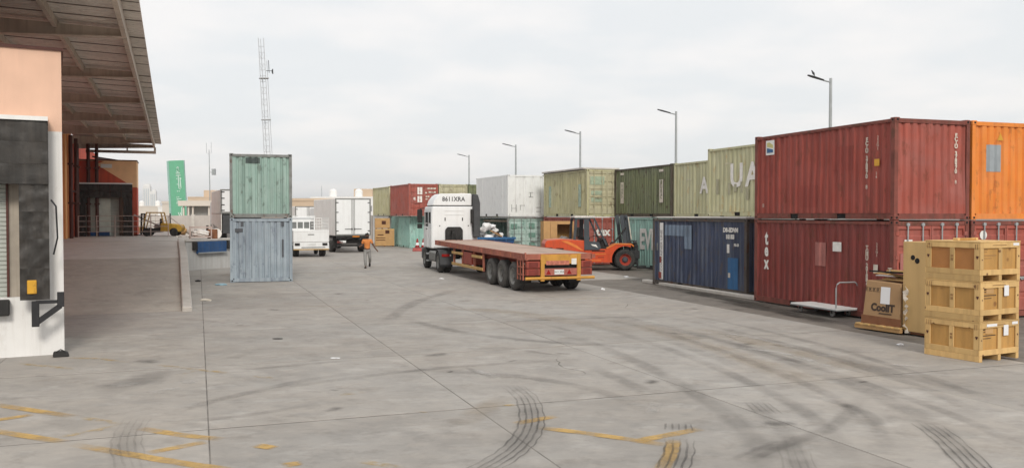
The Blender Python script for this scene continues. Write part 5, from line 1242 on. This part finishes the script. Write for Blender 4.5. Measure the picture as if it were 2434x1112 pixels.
MB().box(.3, .8, -.2, .2, 8.5, 9.4).tube([(-.05, 0, 8.9), (.5, 0, 8.9)], .03, 5).build('panel', M_GALV, AP)
A2_ = thing('thin_antenna', 'thin far antenna above the roof of the white box truck', 'antenna', (-44.1, 200, 0), 0)
MB().tube([(0, 0, 0), (0, 0, 9.3)], .09, 6, r2=.05).build('pole', M_GALV, A2_); MB().bar((-.3, 0, 7.5), (.3, 0, 7.5), .05).build('cross_bar', M_GALV, A2_)

GS = thing('sign_pylon', 'tall green sign pylon with outlined Arabic lettering, leaning slightly', 'sign', (-38.55, 100, 0), 6, rot=(0, R(-2.6), R(6)))
M_SGR = mat('sign_green', (.135, .395, .245), .5, var=.05)
MB().box(-.72, .95, -.15, .15, .2, 8.95).build('panel', M_SGR, GS, bevel=.02)
MB().box(-.95, -.725, -.14, .14, .2, 8.93).box(.953, 1.0, -.14, .14, .2, 8.93).build('edge_strip', mat('sign_edge', (.27, .44, .385), .5), GS)
M_SW = mat('sign_white', (.62, .74, .68), .6)
st = MB()
def stroke(pts): st.tube([(x, -.17, z) for x, z in pts], .05, 5)
stroke([(.15, 8.0), (.25, 8.2), (.38, 8.1), (.38, 7.7), (.2, 7.6), (.12, 7.75), (.2, 7.9)]); stroke([(.02, 7.45), (.5, 7.45)]); stroke([(.02, 7.2), (.55, 7.2)]); stroke([(.28, 7.2), (.28, 5.75), (.42, 5.6), (.5, 5.75), (.46, 7.0)])
stroke([(-.05, 4.45), (.5, 4.5), (.5, 4.25), (-.05, 4.2)]); stroke([(-.1, 4.0), (.62, 4.0), (.66, 3.6), (.45, 3.45), (.42, 2.3)]); stroke([(.6, 3.4), (.62, 2.3)]); stroke([(.05, 2.95), (.25, 2.35)]); stroke([(.25, 2.95), (.42, 2.5)])
for x, z in ((.1, 6.85), (.55, 6.85), (.12, 6.2), (.1, 5.4), (.3, 5.4), (.0, 4.7), (.2, 4.72)): st.box(x - .05, x + .05, -.185, -.155, z - .05, z + .05)
st.build('lettering', M_SW, GS)

M_HAZE1 = mat('pale_far_render', (.62, .56, .49), .9, var=.06, scale=.2)
M_HAZE2 = mat('sand_far_render', (.60, .46, .33), .9, var=.08, scale=.2)
M_HAZEW = mat('white_far_render', (.78, .77, .75), .9, var=.04, scale=.2)
M_BLOCK = mat('grey_blockwork', (.46, .42, .385), .9, var=.1, scale=.8, streak=.2, streak_col=(.3, .27, .24))
M_WINF = mat('far_window', (.30, .30, .30), .5)
PW = thing('perimeter_wall', 'long pale blockwork wall along the back of the yard', 'wall', (-48, 80, 0), 4)
for i in range(12):
    MB().box(i * 3.6, i * 3.6 + 3.58, 0, .2, 0, 2.62).build('wall_panel', M_BLOCK, PW, smooth=0); MB().box(i * 3.6 - .14, i * 3.6 + .14, -.05, .25, 0, 2.72).build('pier', M_KERB, PW, smooth=0)
GH = thing('gatehouse', 'low gatehouse with a thick flat roof overhang beside the green sign', 'building', (-35.0, 92, 0), 8)
MB().box(-.4, 5.4, -.8, 4, 3.62, 4.18).build('roof', M_HAZE1, GH, smooth=0); MB().box(.2, 5, .5, 3.8, 0, 3.62).build('wall', mat('shaded_grey', (.36, .35, .33), .9), GH, smooth=0)
for x in (0, .5, .95, 2.6): MB().box(x, x + .16, -.5, -.3, 0, 3.62).build('column', M_HAZE1, GH)
def far_block(label, px, w, z, top, m, d=12, floors=0, extra=None):
    X = (px - 1217) / 2050 * z
    t = thing('far_building', label, 'building', (X, z, 0), 0)
    b = MB().box(0, w, 0, d, 0, top).build('wall', m, t, smooth=0)
    MB().box(-.1, w + .1, -.1, d, top, top + .4).build('parapet', m, t, smooth=0)
    if floors:
        n = max(2, int(w / 3)); wm = None
        for f in range(floors):
            for i in range(n):
                if wm is None: wm = MB().box(-.6, .6, -.05, .02, 0, 1.3).build('window', M_WINF, b); q = wm
                else: q = wm.copy(); COL.objects.link(q)
                q.location = (w * (i + .5) / n, 0, 1.2 + (top - 2) / floors * f)
    if extra: extra(t, w, top)
def tanks(t, w, top):
    for i in range(2): MB().lathe([(0, 0), (.9, 0), (.9, 1.4), (.5, 1.8), (0, 1.9)], (w * (.3 + .4 * i), 3, top + .4), 'z', 14).build('water_tank', M_HAZEW, t)
def stairhead(t, w, top): MB().box(w * .35, w * .75, 2, 6, top + .4, top + 3.2).build('stair_head', M_HAZE2, t)
far_block('sand coloured flat-roofed building above the gatehouse roof', 447, 17, 360, 9.6, M_HAZE2, 14, 2, stairhead)
far_block('white far house left of the green sign', 376, 7, 260, 4.6, M_HAZEW, 10, 1)
far_block('grey-beige low block directly behind the green sign', 386, 6, 150, 4.6, M_HAZE1, 8, 1)
far_block('pale block at the far left of the skyline, below the towers', 300, 14, 300, 5.2, M_HAZE1, 10, 1, tanks)
far_block('beige single-storey building behind the dropside truck', 690, 6.4, 128, 4.7, M_HAZE2, 8, 0)
far_block('cream building behind the box truck roof', 740, 15, 200, 6.4, M_HAZEW, 10, 2, tanks)
far_block('long pale building beyond the box truck, right of the antenna', 800, 14, 260, 7.2, M_HAZE1, 10, 2, stairhead)
far_block('low white building peeping beside the brown boxes', 845, 12, 330, 6.0, M_HAZEW, 10, 1)
def tower(label, px, w, z, top, setb):
    X = (px - 1217) / 2050 * z
    t = thing('distant_tower', label, 'tower', (X, z, 0), 12, 'pair of distant towers')
    b = MB().box(0, w, 0, w, 0, top).box(w * setb, w * .9, w * .2, w * .8, top, top * 1.07).build('shaft', M_HAZEW, t, smooth=0)
    for i in range(3): MB().box(w * (.12 + .28 * i), w * (.26 + .28 * i), -.4, -.02, 4, top - 4).build('window_band', mat('tower_glass', (.50, .55, .58), .3), b)
tower('taller of the two pale distant towers on the left horizon', 340, 10.5, 1300, 45, .1)
tower('shorter grey-white distant tower, right of the taller one', 357, 8.5, 1300, 37, .35)

# junk on the platform edge
RU = MB(); rn = random.Random(11)
heap = thing('rubble_heap', 'heap of broken stone and earth before the perimeter wall', 'rubble', (-24.2, 60.5, 0), 15)
for i in range(40):
    x = rn.uniform(-1.9, 1.9); y = rn.uniform(-.8, .8); h = max(.1, 2.0 - .35 * x * x * .5)
    crumple('stone', (M_HAZE1, M_BLOCK, M_HAZE2, M_CARDO)[i % 4], heap, (x, y, rn.uniform(.1, h)), rn.uniform(.2, .45), 200 + i, (1.2, 1, .9), 2)
cr = thing('cable_reel', 'pale cable reel standing on the platform beside the grey-white truck', 'cable reel', bld(3.2, 26.0, 1.45), 20)
for y in (0, .42): MB().lathe([(.0, y), (.27, y), (.27, y + .05), (0, y + .05)], (0, 0, .27), 'y', 22).build('flange', M_TRGREY, cr)
MB().lathe([(.16, .05), (.16, .42)], (0, 0, .27), 'y', 16).build('drum', M_CHAS, cr)
pb = thing('metal_stillage', 'grey metal stillage frame on the platform edge', 'stillage', bld(1.85, 25.3, 1.45), 22)
MB().box(0, 1.1, 0, .7, .08, .14).build('base', M_RAIL, pb)
for x in (0, 1.04):
    for y in (0, .64): MB().box(x, x + .06, y, y + .06, 0, .66).build('post', M_RAIL, pb)
MB().box(0.062, 1.038, 0, .05, .58, .65).box(.062, 1.038, .65, .7, .58, .65).build('top_rail', M_RAIL, pb)
crumple('sack', M_TRGREY, pb, (.55, .35, .3), .3, 77, (1.4, 1, .7))
bx = thing('brown_carton', 'small brown carton on the platform edge beside the cable reel', 'carton', bld(2.75, 25.9, 1.45), 20)
MB().box(0, .5, 0, .4, 0, .5).build('body', M_CARDD, bx, bevel=.01); MB().box(.2, .3, -.003, .4, .5, .503).build('tape', M_CARDO, bx)

# ------------------------------------------------------------------ thin warm haze over yard and town
HZ = MB().box(-2600, 2600, -340, 4600, -1.2, 53).build('haze', [], None, smooth=0)
hm = bpy.data.materials.new('haze_air'); hm.use_nodes = True; hn = hm.node_tree.nodes; hn.remove(hn['Principled BSDF'])
pv = hn.new('ShaderNodeVolumePrincipled'); pv.inputs['Color'].default_value = (.93, .93, .93, 1); pv.inputs['Density'].default_value = .0003; pv.inputs['Anisotropy'].default_value = .2
hm.node_tree.links.new(pv.outputs[0], hn['Material Output'].inputs['Volume']); HZ.data.materials.append(hm); HZ['kind'] = 'stuff'

# ------------------------------------------------------------------ litter
def litter(name, label, cat, x, y, m, sz, seed):
    o = crumple(name, m, None, (x, y, sz[2] * .45), 1, seed, sz, 2); return tag(o, label, cat)
litter('plastic_sheet', 'crumpled pale blue plastic sheet on the ground by the lone stack', 'plastic sheet', -11.3, 33.4, mat('pale_blue_plastic', (.26, .42, .50), .4, var=.2, scale=9), (.24, .12, .05), 1)
litter('rubber_scrap', 'small black rubber scrap on the ground before the dock wall', 'scrap', -12.84, 35.2, M_RUBBER, (.13, .06, .05), 2)
litter('paper_scrap', 'torn white paper lying on the slab in the middle of the yard', 'paper', -3.38, 16.43, M_PAPER, (.1, .04, .012), 3)
litter('paper_scrap', 'pale scrap of card on the ground beside the ramp kerb', 'paper', -9.75, 27.4, M_PRINT_G, (.2, .1, .05), 4)
litter('paper_scrap', 'white crumpled paper on the ground left of the wooden crates', 'paper', 8.16, 18.07, M_PAPER, (.07, .05, .03), 5)
litter('paper_cup', 'crushed white cup near the trailer tail', 'cup', 3.3, 31.3, M_PAPER, (.09, .07, .05), 6)
litter('plastic_scrap', 'white plastic scrap lying left of the trailer wheels', 'plastic', -3.0, 36.6, M_PAPER, (.12, .06, .03), 7)
litter('plastic_scrap', 'white scrap on the ground before the navy container', 'plastic', 5.0, 37.6, M_PAPER, (.12, .08, .04), 8)
litter('rubber_scrap', 'dark flattened scrap on the slab left of the middle joint', 'scrap', -5.18, 18.99, M_RUBBER, (.12, .05, .012), 9)

# ------------------------------------------------------------------ walking man
PN = thing('person', 'bearded man in an orange shirt and grey trousers walking across the open yard', 'person', (-7.39, 44.0, 0), 4)
M_SKIN = mat('brown_skin', (.13, .065, .04), .6, var=.08, scale=8)
M_SHIRT = mat('orange_shirt', (.62, .22, .06), .85, var=.14, scale=6)
M_TROU = mat('grey_trousers', (.27, .265, .255), .9, var=.16, scale=6)
M_HAIR = mat('black_hair', (.012, .010, .009), .7)
def skin(name, verts, edges, rad, m, parent, root=0, sub=2):
    me = bpy.data.meshes.new(name); me.from_pydata(verts, edges, []); me.materials.append(m)
    o = bpy.data.objects.new(name, me); COL.objects.link(o); o.parent = parent
    o.modifiers.new('Skin', 'SKIN'); sv = me.skin_vertices[0].data
    for i, r in enumerate(rad): sv[i].radius = r if isinstance(r, tuple) else (r, r)
    for s in sv: s.use_root = False
    sv[root].use_root = True
    md = o.modifiers.new('Subdivision', 'SUBSURF'); md.levels = sub; md.render_levels = sub
    for p in me.polygons: p.use_smooth = True
    return o
# faces -y; his right side is at -x. Right leg carries the weight in front, left foot lifts behind
V, E, RD = [], [], []
def chain(pts, frm=None):
    prev = frm
    for x, y, z, r in pts:
        V.append((x, y, z)); RD.append(r); i = len(V) - 1
        if prev is not None: E.append((prev, i))
        prev = i
    return prev
chain([(0, 0, .95, .125)])
neck = chain([(0, -.01, 1.12, .115), (0, -.02, 1.30, .135), (0, -.02, 1.42, .10), (0, -.03, 1.51, .055), (0, -.05, 1.58, .068), (0, -.06, 1.66, .088), (0, -.055, 1.73, .075)], 0)
chain([(-.095, -.01, .88, .098), (-.10, -.12, .50, .062), (-.085, -.13, .30, .055), (-.07, -.10, .09, .040), (-.075, -.20, .045, .035)], 0)
chain([(.095, .01, .88, .098), (.13, .02, .52, .062), (.12, .22, .36, .054), (.09, .36, .24, .040), (.09, .34, .14, .034)], 0)
rs = chain([(-.185, -.02, 1.41, .062), (-.27, .0, 1.16, .046), (-.36, -.18, 1.09, .036), (-.37, -.25, 1.10, .032)], 3)
ls = chain([(.185, -.02, 1.41, .062), (.30, .02, 1.18, .046), (.43, -.02, .98, .036), (.475, -.03, .93, .032)], 3)
for base, d in ((rs, (-.02, -1, .1)), (ls, (.75, -.15, -.6))):
    b = Vector(V[base]); dv = Vector(d).normalized()
    for k, (off, ln) in enumerate(((-.03, .07), (-.01, .085), (.012, .08), (.03, .062))):
        p = b + dv * .03 + Vector((0, off * .6, off)); q = p + dv * ln * .55 + Vector((0, 0, -.006)); e = q + dv * ln * .4 + Vector((0, 0, -.02))
        chain([(*p, .011), (*q, .009), (*e, .008)], base)
    p = b + Vector((0, -.03, .02)); chain([(*p, .012), (*(p + dv * .035 + Vector((0, -.015, .015))), .010)], base)
body = skin('body', V, E, RD, M_SKIN, PN)
skin('shirt', [(0, -.005, .93), (0, -.01, 1.10), (0, -.02, 1.28), (0, -.02, 1.40), (0, -.028, 1.475), (-.19, -.02, 1.41), (-.245, -.008, 1.23), (.19, -.02, 1.41), (.265, .008, 1.25)], [(0, 1), (1, 2), (2, 3), (3, 4), (3, 5), (5, 6), (3, 7), (7, 8)],
     [(.165, .135), (.155, .125), (.175, .14), .125, .075, .082, .072, .082, .072], M_SHIRT, PN)
skin('trousers', [(0, 0, .96), (-.09, -.005, .88), (-.10, -.12, .50), (-.085, -.13, .30), (-.07, -.10, .11), (.09, .005, .88), (.13, .02, .52), (.12, .22, .36), (.09, .345, .26)], [(0, 1), (1, 2), (2, 3), (3, 4), (0, 5), (5, 6), (6, 7), (7, 8)],
     [(.14, .12), .112, .082, .076, .072, .112, .082, .074, .070], M_TROU, PN)
h1 = crumple('hair', M_HAIR, PN, (0, -.03, 1.715), .1, 5, (1, 1.08, .8), 3); h2 = crumple('beard', M_HAIR, PN, (0, -.105, 1.585), .068, 6, (1, .75, .85), 2)
MB().prism([(-.012, 1.66), (.012, 1.66), (.02, 1.625), (-.02, 1.625)], -.165, -.13, 'xz').build('nose', M_SKIN, PN, bevel=.006)
for s in (-1, 1):
    MB().box(s * .085 - .008, s * .085 + .008, -.075, -.035, 1.62, 1.68).build('ear', M_SKIN, PN, bevel=.006)
    MB().box(s * .033 - .012, s * .033 + .012, -.146, -.135, 1.672, 1.684).build('eye', M_PIT, PN)
for x, y, z, rx in ((-.075, -.17, .0, 0), (.09, .345, .125, R(48))):
    MB().prism([(-.05, -.10), (.05, -.10), (.055, .0), (.045, .13), (-.045, .13), (-.055, .0)], 0, .075, 'xy').build('shoe', M_HAIR, PN, bevel=.02, loc=(x, y, z), rot=(rx, 0, 0))

# lettering becomes plain mesh
dg = bpy.context.evaluated_depsgraph_get()
for o in [o for o in bpy.data.objects if o.type == 'FONT']:
    me = bpy.data.meshes.new_from_object(o.evaluated_get(dg)); n = bpy.data.objects.new(o.name, me); COL.objects.link(n)
    n.parent = o.parent; n.location = o.location; n.rotation_euler = o.rotation_euler; n.scale = o.scale
    nm = o.name; bpy.data.objects.remove(o); n.name = nm
